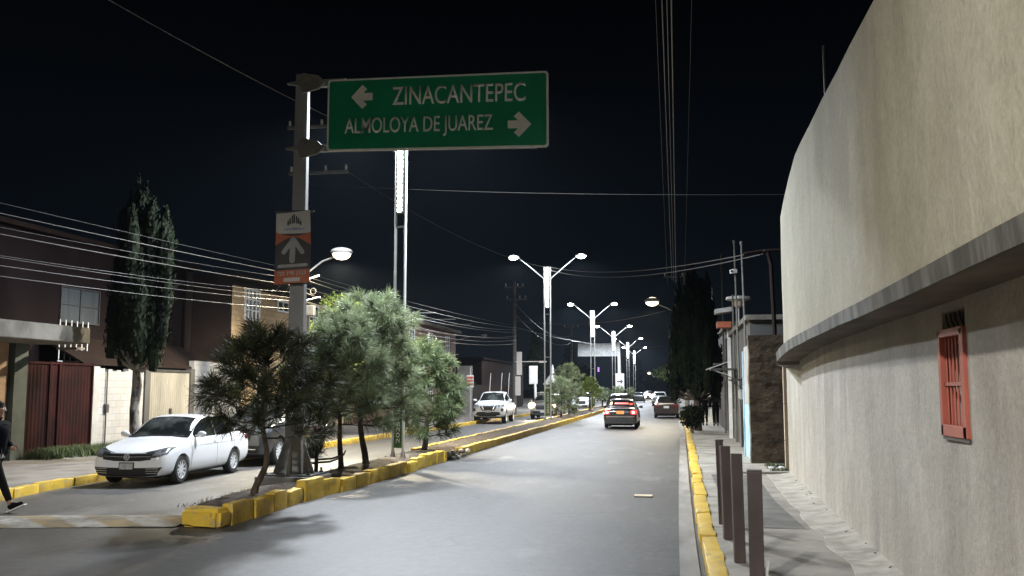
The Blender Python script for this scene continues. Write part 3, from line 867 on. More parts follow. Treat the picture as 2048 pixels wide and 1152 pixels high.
pipe_pole(2.1, 28.0, 6.0, 'thin pipe pole right of the one with the camera', lean=-0.1)
cm = thing('security_camera', 'small white security camera on the thin pipe pole', 'camera', (1.98, 30.6, 5.65))
b = MB(); b.box((-0.06, -0.05, 0), (0.16, 0.24, 0.13), rotz(0.4)); b.build('housing', M['white_metal'], cm, bevel=0.02)
b = MB(); b.tube([(-0.11, -0.15, 0), (-0.12, -0.20, -0.01)], 0.04, 10); b.build('camera_lens', M['black'], cm)
gk = thing('bent_pole', 'tall rusty pole with a bent horizontal arm beside the plaster wall end', 'pole', (2.62, 25.4, 0.1))
b = MB(); b.tube([(0, 0, 0), (0.0, 0, 2.6), (-0.06, 0, 5.1), (-0.14, 0, 5.42), (-0.3, 0, 5.46)], 0.055, 8); b.build('shaft', M['darkwall2'], gk)
b = MB(); b.tube([(0.3, 0.02, 5.47), (-0.3, 0, 5.45), (-0.75, -0.03, 5.38)], 0.045, 8); b.build('arm', M['darkwall2'], gk)
ol = thing('lantern', 'small unlit white eave lantern by the two pipe poles', 'lantern', (2.35, 35.0, 4.9))
b = MB(); b.lathe([(0.02, 0.42), (0.42, 0.36), (0.46, 0.26), (0.30, 0.22)], 'z', (0, 0, 0), 12); b.build('hood', M['white_metal'], ol)
b = MB(); b.lathe([(0.24, 0.22), (0.15, 0.02), (0.05, -0.04)], 'z', (0, 0, 0), 10); b.build('bowl', M['tile'], ol)
b = MB(); b.tube([(0, 0, -0.02), (0, 0, -1.0)], 0.03, 8); b.build('stem', M['galv'], ol)
# litter
b = MB(); rnd = random.Random(3)
for k in range(9):
    c = (2.15 + rnd.gauss(0, 0.12), 22.2 + rnd.gauss(0, 0.1), 0.20 + rnd.uniform(0, 0.03)); b.box(c, (rnd.uniform(0.04, 0.14), rnd.uniform(0.03, 0.08), 0.012), rotz(rnd.uniform(0, 3)) @ rotx(rnd.uniform(-0.7, 0.7)))
tag(b.build('crumpled_paper', M['whitecloth']), 'crumpled white litter at the foot of the adobe wall', 'litter')
b = MB(); b.bx(-0.75, -0.42, 17.7, 18.0, 0.012, 0.022)
tag(b.build('cardboard_scrap', M['tile']), 'flat pale scrap lying on the road by the right gutter', 'litter')
b = MB(); rnd = random.Random(13)
for k in range(26):
    y = 7.5 + 13 * rnd.random() ** 1.6 + rnd.gauss(0, 0.2); b.box((xw(y) - abs(rnd.gauss(0.04, 0.06)), y, 0.205), (rnd.uniform(0.006, 0.03), rnd.uniform(0.008, 0.04), 0.006), rotz(rnd.uniform(0, 3)) @ rotx(rnd.uniform(-0.5, 0.5)))
tag(b.build('leaf_litter', M['bark']), 'bits of dry leaves along the foot of the plaster wall', 'litter', kind='stuff')

# ---------------------------------------------------------------- bollards
def bollard(x, y, w, h, label, square=True, lean=0.0, rz=0.0):
    t = thing('bollard', label, 'bollard', (x, y, 0.15), rz, 'brown steel bollards along the right kerb')
    b = MB()
    if square:
        b.box((0, 0, h / 2), (w, w, h), None)
        for v in b.bm.verts: v.co.x += lean * v.co.z
    else: b.tube([(0, 0, 0), (lean * h, 0, h)], w / 2, 16)
    b.build('post', M['rust'], t, bevel=0.008)
    b = MB()
    if square: b.box((lean * h, 0, h + 0.006), (w * 1.03, w * 1.03, 0.016))
    else: b.tube([(lean * h, 0, h), (lean * h, 0, h + 0.025)], [w / 2 * 1.18, w / 2 * 1.0], 16)
    b.build('cap', M['rust'], t, bevel=0.004)
    return t
bollard(0.735, 9.35, 0.135, 1.03, 'nearest brown square bollard with a pale scrap of tape at its foot', rz=-0.1)
bollard(0.65, 10.45, 0.115, 1.11, 'third brown square bollard from the far end, next to the nearest one', lean=-0.012, rz=0.05)
bollard(0.62, 12.0, 0.115, 1.10, 'brown square bollard standing right against the round one', lean=-0.02, rz=0.1)
bollard(0.615, 13.3, 0.105, 1.10, 'farthest bollard, a round dark pipe beside the yellow kerb', square=False, lean=-0.022)
b = MB(); b.box((0.82, 9.31, 0.27), (0.02, 0.03, 0.2), rotz(0.3) @ roty(0.15)); b.box((0.825, 9.30, 0.2), (0.05, 0.02, 0.08), roty(0.5))
tag(b.build('tape_scrap', M['whitecloth']), 'torn white tape stuck to the nearest bollard', 'tape')

# ---------------------------------------------------------------- lamp posts on the median
def spot(name, parent, loc, watts, colr, size=160, blend=0.5, radius=0.12, rot=(0, 0, 0)):
    l = bpy.data.lights.new(name, 'SPOT')
    l.energy = watts; l.color = colr; l.spot_size = R(size); l.spot_blend = blend; l.shadow_soft_size = radius
    o = bpy.data.objects.new(name, l); col.objects.link(o); o.parent = parent
    o.location = loc; o.rotation_euler = rot
    return o

def led_glyphs(b, y, s, zt, zb, seed):
    rnd = random.Random(seed)
    z = zt - 0.10; k = 0
    while z > zb + 0.08:
        r = lerp(0.100, 0.080, (zt - z) / (zt - zb))
        n = 10
        for dx in (-0.022, 0.024):
            pts = [((dx + r * 0.75 * math.cos(2 * PI * i / n)) , z + r * 0.8 * math.sin(2 * PI * i / n)) for i in range(n)]
            b.prism(pts, 0.012 + 0.002 * (k % 3), lambda u, v, w: Vector((u, y + s * (0.003 + w), v)))
            k += 1
        z -= 0.118 if (k // 2) % 3 else 0.142
    return b

def lamp_post(x, y, watts, label, seed=0, base=0.2, light=True, colr=None, rz=0.0):
    t = thing('street_lamp', label, 'street lamp', (x, y, base), rz, 'twin-arm street lamps with lit vertical panels down the median')
    H = 8.6
    for s in (-1, 1):
        b = MB(); b.tube([(s * 0.165, 0, 0), (s * 0.155, 0, H)], 0.036, 10); b.build('leg', M['lampsteel'], t, smooth=True)
        b = MB(); b.prism([(-0.10, 0), (0.10, 0), (0.035, 0.22), (-0.035, 0.22)], 0.012, lambda u, v, w: Vector((s * 0.165 + u, w - 0.006, v + 0.015))); b.build('gusset', M['galv'], t)
    for z in (3.5, 5.9, 1.8):
        b = MB(); b.bx(-0.13, 0.13, -0.02, 0.02, z, z + 0.04); b.build('cross_bar', M['lampsteel'], t)
    b = MB(); b.bx(-0.30, 0.30, -0.22, 0.22, 0.0, 0.02)
    for sx_ in (-1, 1):
        for sy_ in (-1, 1): b.tube([(sx_ * 0.25, sy_ * 0.17, 0), (sx_ * 0.25, sy_ * 0.17, 0.09)], 0.014, 6)
    b.build('base_plate', M['galv'], t)
    zt, zb = 8.58, 6.26
    b = MB(); b.bx(-0.118, 0.118, -0.05, 0.05, zb, zt); hs = b.build('panel', M['housinggreen'], t, bevel=0.006)
    for sd_ in (-1, 1):
        b = MB(); led_glyphs(b, 0.05 * sd_, sd_, zt, zb, seed); b.build('led_letters', M['led'], hs)
    b = MB(); b.bx(-0.125, 0.125, -0.015, 0.015, 0.28, 1.75); bd = b.build('board', M['boardgreen'], t)
    put_text('2025-2027', bd, (0.062, -0.016, 0.40), (0, 0, 1), (-1, 0, 0), 1.2, 0.115, M['signwhite'])
    for s in (-1, 1):
        b = MB(); b.tube([(s * 0.18, 0, 7.93), (s * 1.0, 0, 8.63), (s * 1.72, 0, 9.20)], [0.035, 0.03, 0.027], 8); b.build('arm', M['lampsteel'], t, smooth=True)
        b = MB(); b.prism([(-0.22, 0.0), (-0.16, 0.09), (0.10, 0.13), (0.34, 0.10), (0.40, 0.03), (0.34, 0.0)], 0.26, lambda u, v, w: Vector((s * (1.80 + u), w - 0.13, 9.17 + v)))
        hd = b.build('lamp_head', M['white_metal'], t, bevel=0.02)
        b = MB(); b.ico((s * 1.92, 0, 9.16), 0.23, 2, (1.15, 0.8, 0.62)); b.build('bowl', M['bowl'], hd, smooth=True)  # oversized glowing bowl, lamp glare put into its shape
        if light: spot('lamp_light', hd, (s * 1.92, 0, 8.98), watts * (0.08 if colr and s < 0 else 1.0), colr or C_WHITE, 168, 0.35, 0.28)
    return t
lamp_post(-6.88, 23.4, W_MEDIAN * 1.25, 'nearest street lamp, its lit panel right under the green road sign', 1, rz=R(-23))
lamp_post(-6.9, 52.6, W_MEDIAN, 'second street lamp of the median row, before the headlamp of the oncoming car', 2)
lamp_post(-6.92, 83.0, W_MEDIAN * 1.5, 'third street lamp of the median row, left of the blank grey sign post', 3)
lamp_post(-6.95, 113.0, W_MEDIAN * 1.5, 'fourth street lamp of the median row, at the right end of the blank sign', 4)
lamp_post(-6.6, 141.0, W_MEDIAN * 1.5, 'fifth street lamp of the median row, small and close beside the farthest', 5)
lamp_post(-6.9, 172.0, W_MEDIAN * 1.5, 'farthest street lamp of the median row', 6)
lamp_post(-6.9, -4.5, W_NEAR, 'street lamp beside the viewer that lights the plaster wall', 7, colr=C_NEAR)

# ---------------------------------------------------------------- the green road sign on its post
rs = thing('road_sign', 'green overhead direction sign with two arrows on a grey cantilever post', 'road sign', (-7.08, 17.2, 0.0))
HP = 8.1
b = MB()
def ring(z, w, d): return [b.bm.verts.new((sx_ * w / 2, sy_ * d / 2, z)) for sx_, sy_ in ((-1, -1), (1, -1), (1, 1), (-1, 1))]
pr = None
for z, w in ((0.38, 0.33), (2.5, 0.31), (5, 0.275), (HP, 0.245)):
    row = ring(z, w, w * 0.55)
    if pr:
        for a in range(4): b.bm.faces.new((pr[a], pr[(a + 1) % 4], row[(a + 1) % 4], row[a]))
    else: b.bm.faces.new(row[::-1])
    pr = row
b.bm.faces.new(pr)
b.build('post', M['postgrey'], rs, bevel=0.012)
b = MB(); b.box((0, 0, 0.365), (1.0, 0.8, 0.03)); b.build('base_plate', M['darkmetal'], rs, bevel=0.006)
for (px_, py_) in ((-0.42, -0.32), (0.42, -0.32), (-0.42, 0.32), (0.42, 0.32)):
    b = MB(); b.tube([(px_, py_, 0.38), (px_, py_, 0.47)], 0.02, 8); b.tube([(px_, py_, 0.38), (px_, py_, 0.41)], 0.04, 6); b.build('anchor_bolt', M['darkmetal'], rs)
for ang in range(4):
    b = MB(); b.prism([(0.185, 0.0), (0.40, 0.0), (0.40, 0.04), (0.185, 0.62)], 0.016, lambda u, v, w: rotz(ang * PI / 2) @ Vector((u, w - 0.008, v + 0.38))); b.build('gusset', M['postgrey'], rs)
b = MB(); b.box((0, 0, 0.17), (1.15, 0.95, 0.36)); b.build('plinth', M['concrete_dark'], rs, bevel=0.03)
for z in (6.575, 7.865):
    b = MB(); b.box((0.55, -0.10, z), (0.75, 0.11, 0.14)); 
    b.tube([(0.9, -0.10, z - 0.03), (4.70, -0.45, z - 0.22)], 0.05, 10); b.build('arm', M['postgrey'], rs, bevel=0.006)
    b = MB(); b.prism([(-0.10, -0.05), (-0.02, -0.20), (0.30, -0.13), (0.44, 0.0), (0.30, 0.13), (-0.02, 0.20), (-0.10, 0.05), (-0.34, 0.012), (-0.34, -0.012)], 0.05, lambda u, v, w: Vector((0.10 + u, -0.215 + w, z + v)))
    for q in ((0.05, 0.09), (0.05, -0.09), (0.22, 0.05), (0.22, -0.05)): b.tube([(0.1 + q[0], -0.245, z + q[1]), (0.1 + q[0], -0.2, z + q[1])], 0.02, 6)
    b.build('clamp', M['clampgrey'], rs)
# the panel turns slightly towards the camera at its right end
Lp, Hh = 4.36, 1.41
ang = math.atan2(-0.42, 4.33)
sroot = Vector((0.60, -0.185, 6.485))
SAG = -0.21 / 4.4
ux = Vector((math.cos(ang), math.sin(ang), 0)); uz = Vector((0, 0, 1)); nn = ux.cross(uz)   # nn faces the camera
def sp_(u, v, w): return sroot + ux * u + uz * (v + SAG * u) + nn * w
def rrect(w, h, r, u0=0.0, v0=0.0, n=5):
    pts = []
    for cx_, cy_, a0 in ((w - r, r, -90), (w - r, h - r, 0), (r, h - r, 90), (r, r, 180)):
        for k in range(n + 1):
            a = R(a0 + 90 * k / n); pts.append((u0 + cx_ + r * math.cos(a), v0 + cy_ + r * math.sin(a)))
    return pts
b = MB(); b.prism(rrect(Lp, Hh, 0.06), 0.03, sp_); pan = b.build('sign_panel', M['signwhite'], rs)
b = MB(); b.prism(rrect(Lp - 0.075, Hh - 0.075, 0.05, 0.0375, 0.0375), 0.034, sp_); b.build('green_field', M['signgreen'], pan)
def sign_uv(px, py):   # photo pixels on the panel -> panel metres (affine fit of its four corners)
    u = (px - 659.5) / 441.5
    yt = 163 + (142 - 163) * u; yb = 302 + (292 - 302) * u
    v = (yb - py) / (yb - yt)
    u2 = u + 0.035 * u * (1 - u)
    return u2 * Lp, v * Hh
def sgn_text(txt, x0, x1, ytl, ybl):
    a = sign_uv(x0, ybl); c = sign_uv(x1, ybl + (292 - 302) * (x1 - x0) / 441.5 * 1.4)
    top = sign_uv(x0, ytl)
    put_text(txt, pan, sp_(a[0], a[1], 0.0345), ux + uz * SAG, uz, c[0] - a[0], top[1] - a[1], M['signwhite'], 'lettering', bold=0.006)
sgn_text('ZINACANTEPEC', 792, 1057, 176, 212)
sgn_text('ALMOLOYA DE JUAREZ', 696, 993, 238, 277)
def arrow(cx_, cy_, s, w=0.44, h=0.47):
    u0, v0 = sign_uv(cx_, cy_)
    q = [(-0.5, 0.0), (0.02, 0.5), (0.24, 0.32), (0.06, 0.155), (0.5, 0.155), (0.5, -0.155), (0.06, -0.155), (0.24, -0.32), (0.02, -0.5)]
    pts = [(u0 + s * a * w, v0 + c * h) for a, c in q]
    b = MB(); b.prism(pts, 0.0045, lambda u, v, w_: sp_(u, v, 0.0345 + w_)); b.build('arrow', M['signwhite'], pan)
arrow(730, 196, 1); arrow(1045, 248, -1)

# banner on the same post
bn = thing('hanging_banner', 'orange, charcoal and white advertising banner with an up arrow on the sign post', 'banner', (-7.06, 17.02, 3.93))
def bpt(u, v, w=0.0):  # u 0..0.70, v 0..1.42
    return Vector((-0.42 + u + 0.02 * math.sin(v * 2.2), -0.035 - 0.02 * math.sin(u * 5 + v * 3) - w, v))
def bpatch(name, m, poly, w, parent):
    bm_ = MB(); nu, nv = 14, 10
    (a, c, d, e) = poly
    vs = [[bm_.bm.verts.new(bpt(*[lerp(lerp(a[k], c[k], i / nu), lerp(e[k], d[k], i / nu), j / nv) for k in (0, 1)], w)) for i in range(nu + 1)] for j in range(nv + 1)]
    for j in range(nv):
        for i in range(nu): bm_.bm.faces.new((vs[j][i], vs[j][i + 1], vs[j + 1][i + 1], vs[j + 1][i]))
    return bm_.build(name, M[m], parent, smooth=True)
cl = bpatch('cloth', 'bannerdark', ((0, 0), (0.70, 0.04), (0.70, 1.42), (0, 1.37)), 0.0, bn)
bpatch('white_field', 'bannerwhite', ((0, 0.98), (0.70, 0.98), (0.70, 1.42), (0, 1.37)), 0.003, cl)
bpatch('orange_field', 'orange', ((0, 0), (0.70, 0.04), (0.70, 0.30), (0, 0.26)), 0.003, cl)
bm_ = MB(); n = 16; up, lo = [], []
for i in range(n + 1):
    u = 0.70 * i / n; a = abs(u - 0.35) / 0.35
    up.append(bm_.bm.verts.new(bpt(u, 0.935 + 0.07 * a ** 2, 0.006))); lo.append(bm_.bm.verts.new(bpt(u, 0.92 - 0.17 * a ** 1.5, 0.006)))
for i in range(n): bm_.bm.faces.new((up[i], lo[i], lo[i + 1], up[i + 1]))
bm_.build('orange_wave', M['orange'], cl)
bm_ = MB()
def bar(p, q, r, w=0.01):
    p, q = Vector(p), Vector(q); d = (q - p).normalized(); n_ = Vector((-d.y, d.x)); pts = []
    for k in range(7): a = -PI / 2 + PI * k / 6; pts.append(q + (d * math.cos(a) + n_ * math.sin(a)) * r)
    for k in range(7): a = PI / 2 + PI * k / 6; pts.append(p + (d * math.cos(a) + n_ * math.sin(a)) * r)
    bm_.bm.faces.new([bm_.bm.verts.new(bpt(t_.x, t_.y, w)) for t_ in pts])
bar((0.34, 0.46), (0.34, 0.86), 0.055); bar((0.17, 0.62), (0.34, 0.86), 0.045, 0.012); bar((0.53, 0.62), (0.36, 0.86), 0.045, 0.014); bar((0.09, 0.345), (0.62, 0.375), 0.03)
bm_.build('up_arrow', M['bannergrey'], cl)
put_text('722 198 2323', cl, bpt(0.06, 0.165, 0.012), (1, 0, 0.04), (0, 0, 1), 0.58, 0.075, M['bannerwhite'], 'phone_number', 0.01)
bm_ = MB(); bm_.bm.faces.new([bm_.bm.verts.new(bpt(*p, 0.012)) for p in ((0.2, 0.045), (0.52, 0.06), (0.52, 0.135), (0.2, 0.12))]); bm_.build('footer_label', M['bannerwhite'], cl)
bm_ = MB()
for k, (u, z0_, z1_) in enumerate(((0.24, 1.14, 1.22), (0.28, 1.16, 1.27), (0.33, 1.17, 1.32), (0.37, 1.18, 1.34), (0.42, 1.17, 1.30), (0.46, 1.16, 1.26), (0.50, 1.14, 1.21))):
    bm_.bm.faces.new([bm_.bm.verts.new(bpt(*p, 0.008)) for p in ((u - 0.016, z0_), (u + 0.016, z0_), (u + 0.016, z1_), (u, z1_ + 0.02), (u - 0.016, z1_))])
bm_.build('castle_emblem', M['bannerdark'], cl)
bm_ = MB(); rnd = random.Random(4); u = 0.16
while u < 0.56:
    h_ = rnd.uniform(0.025, 0.05); bm_.bm.faces.new([bm_.bm.verts.new(bpt(*p, 0.010)) for p in ((u, 1.05), (u + 0.02, 1.052), (u + 0.022, 1.05 + h_), (u + 0.002, 1.05 + h_))]); u += 0.03
bm_.build('emblem_lettering', M['bannerblue'], cl)
b = MB(); b.box((-0.05, 0.0, 1.41), (0.78, 0.03, 0.04)); b.build('banner_rod', M['darkmetal'], bn)
b = MB(); b.box((-0.05, 0.02, 0.02), (0.74, 0.03, 0.03)); b.build('banner_rod', M['darkmetal'], bn)

# ---------------------------------------------------------------- far blank sign
fs = thing('blank_sign', 'blank pale overhead sign seen from behind on a white post far down the median', 'road sign', (-6.72, 121.5, 0.1))
b = MB(); b.tube([(0, 0, 0), (-0.12, 0, 7.8)], [0.25, 0.19], 8); b.build('post', M['lampsteel'], fs)
b = MB(); b.bx(-5.3, -0.15, -0.15, -0.05, 6.0, 7.65)
b.build('sign_panel', M['bannergrey'], fs)
b = MB()
for zz in (6.25, 7.4): b.tube([(0, 0, zz), (-5.2, 0, zz)], 0.06, 6)
b.build('arm', M['galv'], fs)
fb = thing('far_banner', 'small white banner with an arrow on the post of the blank sign', 'banner', (-6.72, 121.1, 1.9))
b = MB(); b.bx(-0.55, 0.55, -0.02, 0.02, 0, 2.0); fcl = b.build('cloth', M['bannerwhite'], fb)
b = MB(); b.prism([(-0.35, 0.1), (0.1, 0.1), (0.1, 0.35), (0.42, 0), (0.1, -0.35), (0.1, -0.1), (-0.35, -0.1)], 0.02, lambda u, v, w: Vector((u, -0.022 - w, 1.0 + v))); b.build('arrow', M['bannerdark'], fcl)

# ---------------------------------------------------------------- utility poles, lamps on them and wires
def utility_pole(x, y, h, label, arms, lean=0.0):
    t = thing('utility_pole', label, 'utility pole', (x, y, 0.1), 0, 'concrete utility poles')
    b = MB(); b.tube([(0, 0, 0), (lean, 0, h)], [0.16, 0.095], 12); b.build('shaft', M['poleconcrete'], t, smooth=True)
    for (z, a, c) in arms:
        b = MB(); b.box(((a + c) / 2, -0.12, z), (c - a, 0.09, 0.10)); ar = b.build('crossarm', M['poleconcrete'], t)
        k = 0
        for xx_ in (a + 0.08, (a + c) / 2 + 0.25, c - 0.08):
            b = MB(); b.lathe([(0.02, 0), (0.05, 0.04), (0.03, 0.07), (0.055, 0.1), (0.03, 0.14), (0.045, 0.18), (0.0, 0.2)], 'z', (xx_, -0.12, z + 0.05), 8); b.build('insulator', M['white_metal'], ar, smooth=True)
    return t
utility_pole(-12.3, 30.2, 11.0, 'concrete utility pole hidden behind the sign post, with two crossarms', [(10.75, -0.6, 1.35), (9.15, -0.5, 1.6)])
utility_pole(-11.25, 67.5, 9.6, 'pale utility pole beside the white pickup', [(9.2, -0.7, 0.7), (8.3, -0.6, 0.9)])
utility_pole(-12.4, -8.0, 10.5, 'utility pole on the left pavement outside the frame', [(10.2, -0.9, 0.9)])
utility_pole(0.85, 64.0, 9.6, 'utility pole hidden in the dark cypress on the right', [(9.3, -1.4, 0.6)])
utility_pole(0.75, -22.0, 9.6, 'utility pole on the right pavement outside the frame', [(9.3, -1.4, 0.6)])
utility_pole(-11.0, 104.0, 9.0, 'thin utility pole beyond the pale one, left of the median trees', [(8.6, -0.8, 0.8)])

def arm_lamp(name, label, base, tip, watts, colr, bm_mat, s=1.0, size=170):
    t = thing(name, label, 'street lamp', base)
    d = Vector(tip) - Vector(base)
    b = MB(); b.tube([(0, 0, 0), d * 0.5 + Vector((0, 0, 0.12)), d * 0.93], 0.03, 8); b.build('arm', M['galv'], t)
    u = d.copy(); u.z = 0; u.normalize()
    b = MB(); b.ico(d + Vector((0, 0, 0.07)), 0.2 * s, 2, (1.3, 1.3, 0.5)); hd = b.build('lamp_head', M['galv'], t, smooth=True)
    b = MB(); b.ico(d, 0.2 * s, 2, (1.1, 1.1, 0.75)); b.build('bowl', M[bm_mat], hd, smooth=True)  # lit bowls enlarged so the glowing shape stands for glare
    spot('lamp_light', hd, tuple(d + Vector((0, 0, -0.2 * s))), watts, colr, size, 0.3, 0.15)
    return t
arm_lamp('wall_lamp', 'very bright warm street lamp on the hidden utility pole in front of the tan house', (-12.2, 30.1, 5.75), (-10.65, 29.45, 6.36), W_LEFT, C_WARM, 'bowlwarm', 1.4)
arm_lamp('wall_lamp', 'bright street lamp on a curved arm above the maroon sedan, left of the cypress', (0.7, 63.9, 6.6), (-1.3, 62.4, 7.62), W_RIGHT, C_WARM, 'bowlwarm', 2.0)
arm_lamp('wall_lamp', 'distant warm lamp above the far headlamps at the end of the road', (-3.6, 185, 4.2), (-4.6, 184, 5.0), 900, C_WARM, 'bowlwarm', 1.6)

WN = [0]
def wire(p, q, sag, r, m, label, group='overhead wires'):
    p, q = Vector(p), Vector(q); n = 28
    pts = [p.lerp(q, i / n) + Vector((0, 0, -sag * 4 * (i / n) * (1 - i / n))) for i in range(n + 1)]
    b = MB(); b.tube(pts, r, 5)
    return tag(b.build('overhead_wire', M[m], smooth=True), label, 'wire', group)
A = (-12.3, 30.1); B_ = (-12.4, -8.0); C_ = (-11.25, 67.4)
heights = [(5.95, 0.14, 0.012), (5.72, 0.22, 0.016), (5.58, 0.40, 0.011), (5.40, 0.30, 0.018), (5.15, 0.55, 0.010), (5.0, 0.38, 0.010), (4.86, 0.50, 0.016), (4.60, 0.45, 0.012)]
names = ['topmost cable of the left bundle crossing the tall cypress', 'thick cable, second from the top of the left bundle', 'thin sagging cable, third from the top of the left bundle', 'thickest cable in the middle of the left bundle',
         'thin dim cable under the thickest one of the left bundle', 'thin cable, third from the bottom of the left bundle', 'thick cable, second from the bottom of the left bundle', 'lowest cable of the left bundle above the red gate']
names2 = ['topmost cable beyond the hidden utility pole', 'second cable from the top beyond the hidden utility pole', 'third cable from the top beyond the hidden utility pole', 'fourth cable from the top beyond the hidden utility pole',
          'fifth cable from the top beyond the hidden utility pole', 'sixth cable from the top beyond the hidden utility pole', 'seventh cable from the top beyond the hidden utility pole', 'lowest cable beyond the hidden utility pole']
for k, (h_, sg, r_) in enumerate(heights):
    dx = (-0.2, 0.15, 0.25, -0.1, 0.2, -0.25, 0.18, 0.1)[k]
    wire((B_[0] + dx, B_[1], h_ - 0.95 + 0.08 * k), (A[0] + dx, A[1], h_), sg, r_ * 0.55, 'wirelight' if k % 2 else 'wire', names[k])
    wire((A[0] + dx, A[1], h_), (C_[0] + dx, C_[1], h_ + 0.6), sg * 1.1, r_ * 0.7, 'wirelight' if k % 3 else 'wire', names2[k])
wire((-12.8, -8, 10.4), (-11.1, 30.0, 11.0), 0.75, 0.011, 'wirelight', 'high wire running down to the top crossarm behind the sign post')
wire((-10.8, 30.0, 9.3), (-7.05, 52.6, 8.78), 0.5, 0.009, 'wire', 'wire from the hidden pole to the top of the second street lamp')
wire((-12.0, 30.0, 8.85), (2.7, 22.0, 6.35), 0.12, 0.0045, 'wire', 'thin wire crossing the road below the green sign')
wire((-6.75, 52.6, 8.78), (2.4, 25.3, 5.55), 0.42, 0.013, 'wirelight', 'upper cable crossing the road to the bent pole')
wire((-6.75, 52.6, 8.60), (2.35, 25.3, 5.46), 0.50, 0.013, 'wirelight', 'lower cable crossing the road to the bent pole')
wire((-11.25, 67.4, 8.2), (-11.0, 104, 7.8), 1.0, 0.016, 'wirelight', 'sagging cable between the two far left poles')
wire((-11.25, 67.4, 7.4), (-11.0, 104, 7.0), 1.0, 0.014, 'wire', 'lower sagging cable between the two far left poles')
wire((-11.25, 67.4, 6.4), (0.6, 100, 6.6), 0.8, 0.016, 'wirelight', 'cable crossing the road beyond the second street lamp')
wire((-11.25, 67.4, 6.9), (0.8, 64, 7.5), 0.7, 0.014, 'wirelight', 'cable between the pale utility pole and the right cypress')
for k, (xa, xb, r_) in enumerate(((-0.16, 0.0, 0.012), (-0.10, 0.12, 0.010), (-0.07, 0.26, 0.016), (-0.12, -0.3, 0.006), (0.14, 0.8, 0.005))):
    wire((xa, -22, 9.4 + 0.1 * k), (xb, 64, 9.2 - 0.1 * k), 0.5, r_, 'wirelight' if k < 3 else 'wire', ('leftmost of the three thick wires running overhead towards the cypress', 'middle one of the three thick wires running overhead', 'rightmost and thickest wire running overhead towards the cypress', 'faint thin wire left of the three overhead wires', 'faint thin wire right of the three overhead wires')[k])
wire((-14.6, 33.2, 5.2), (-12.3, 30.1, 6.0), 0.15, 0.010, 'wirelight', 'short service wire rising from the dark house to the hidden pole')
wire((-16.7, 35.0, 4.9), (-12.3, 30.1, 6.4), 0.35, 0.010, 'wirelight', 'service wire from the barred white window corner to the hidden pole')
# equipment on the hidden pole
eq = thing('service_equipment', 'cluster of clamps and a coiled cable on the hidden utility pole', 'cable box', (-12.1, 30.0, 5.3))
b = MB(); b.tube([(0.28 + 0.10 * math.cos(a * 0.5), 0.0, -0.1 + 0.10 * math.sin(a * 0.5)) for a in range(14)], 0.012, 6); b.build('cable_coil', M['wire'], eq)
b = MB(); b.box((0.2, 0, -0.75), (0.3, 0.2, 0.34)); b.build('box', M['darkmetal'], eq, bevel=0.02)
b = MB(); b.tube([(0.05, 0, 0.3), (0.5, -0.05, 0.42)], 0.03, 6); b.tube([(0.05, 0, -0.4), (0.55, -0.05, -0.3)], 0.025, 6); b.build('bracket', M['galv'], eq)
# banners on the far pale pole
pl = thing('pole_banner', 'two white banners fixed one above the other to the pale utility pole', 'banner', (-10.95, 67.2, 1.6))
b = MB(); b.bx(-0.1, 0.28, -0.02, 0.02, 1.35, 3.0); b.build('upper_banner', M['bannerwhite'], pl)
b = MB(); b.bx(-0.2, 0.18, -0.02, 0.02, -0.1, 1.25); b.build('lower_banner', M['bannerwhite'], pl)

# ---------------------------------------------------------------- left side of the street
XF = -16.8
cb_ = thing('canopy_building', 'orange brick building with a flat projecting concrete canopy at the left edge', 'building')
b = MB(); b.bx(XF - 4, XF, 8.0, 21.9, 0.1, 3.35); b.build('wall', M['brickorange'], cb_)
b = MB(); b.bx(XF - 0.2, XF + 0.12, 22.0, 22.5, 0.1, 3.32); b.build('column', M['greencol'], cb_)
b = MB(); b.prism([(-14.9, 8.0), (-14.9, 22.45), (-15.3, 22.9), (-21.0, 22.9), (-21.0, 8.0)], 0.40, lambda u, v, w: Vector((u, v, 3.13 + w + 0.0))); b.build('canopy', M['slab'], cb_, bevel=0.02)
b = MB(); b.bx(-16.2, -15.6, 22.95, 23.3, 3.0, 3.06)
b.build('canopy_edge', M['slab'], cb_)

gt = thing('red_gate', 'dark red corrugated metal double gate under the canopy', 'gate')
b = MB(); n = 78
pts = []
for i in range(n + 1):
    y = lerp(22.55, 25.45, i / n); pts.append((XF + (0.006 if (i // 2) % 2 else -0.006), y))
vs = [[b.bm.verts.new((p[0], p[1], z)) for p in pts] for z in (0.16, 2.68)]
for i in range(n): b.bm.faces.new((vs[0][i], vs[0][i + 1], vs[1][i + 1], vs[1][i]))
b.build('gate_sheet', M['redgate'], gt, normals=False)
b = MB()
for y in (22.52, 23.55, 23.95, 25.48): b.bx(XF - 0.02, XF + 0.055, y - 0.03, y + 0.03, 0.15, 2.7)
for z in (0.2, 2.66): b.bx(XF - 0.03, XF + 0.045, 22.56, 25.44, z - 0.03, z + 0.03)
b.build('gate_frame', M['redgate'], gt)
bw = thing('block_wall', 'whitewashed concrete block wall with a ragged top behind the tall cypress', 'wall')
b = MB(); rnd = random.Random(2); y = 25.85
while y < 28.25:
    L = min(rnd.uniform(0.1, 0.3), 28.27 - y); b.bx(XF - 0.18, XF, y, y + L, 0.1, 2.52 + rnd.uniform(-0.07, 0.06)); y += L + 0.0005
b.build('blocks', M['blockwhite'], bw)
b = MB(); b.bx(XF - 0.2, XF + 0.03, 25.55, 25.845, 0.1, 2.62); b.build('pier', M['palewall'], bw)
b = MB(); b.tube([(XF + 0.05, 26.2, 0.2), (XF + 0.05, 26.2, 2.55)], 0.022, 6); b.bx(XF + 0.0, XF + 0.1, 26.13, 26.27, 1.25, 1.5); b.build('meter_pipe', M['darkmetal'], bw)
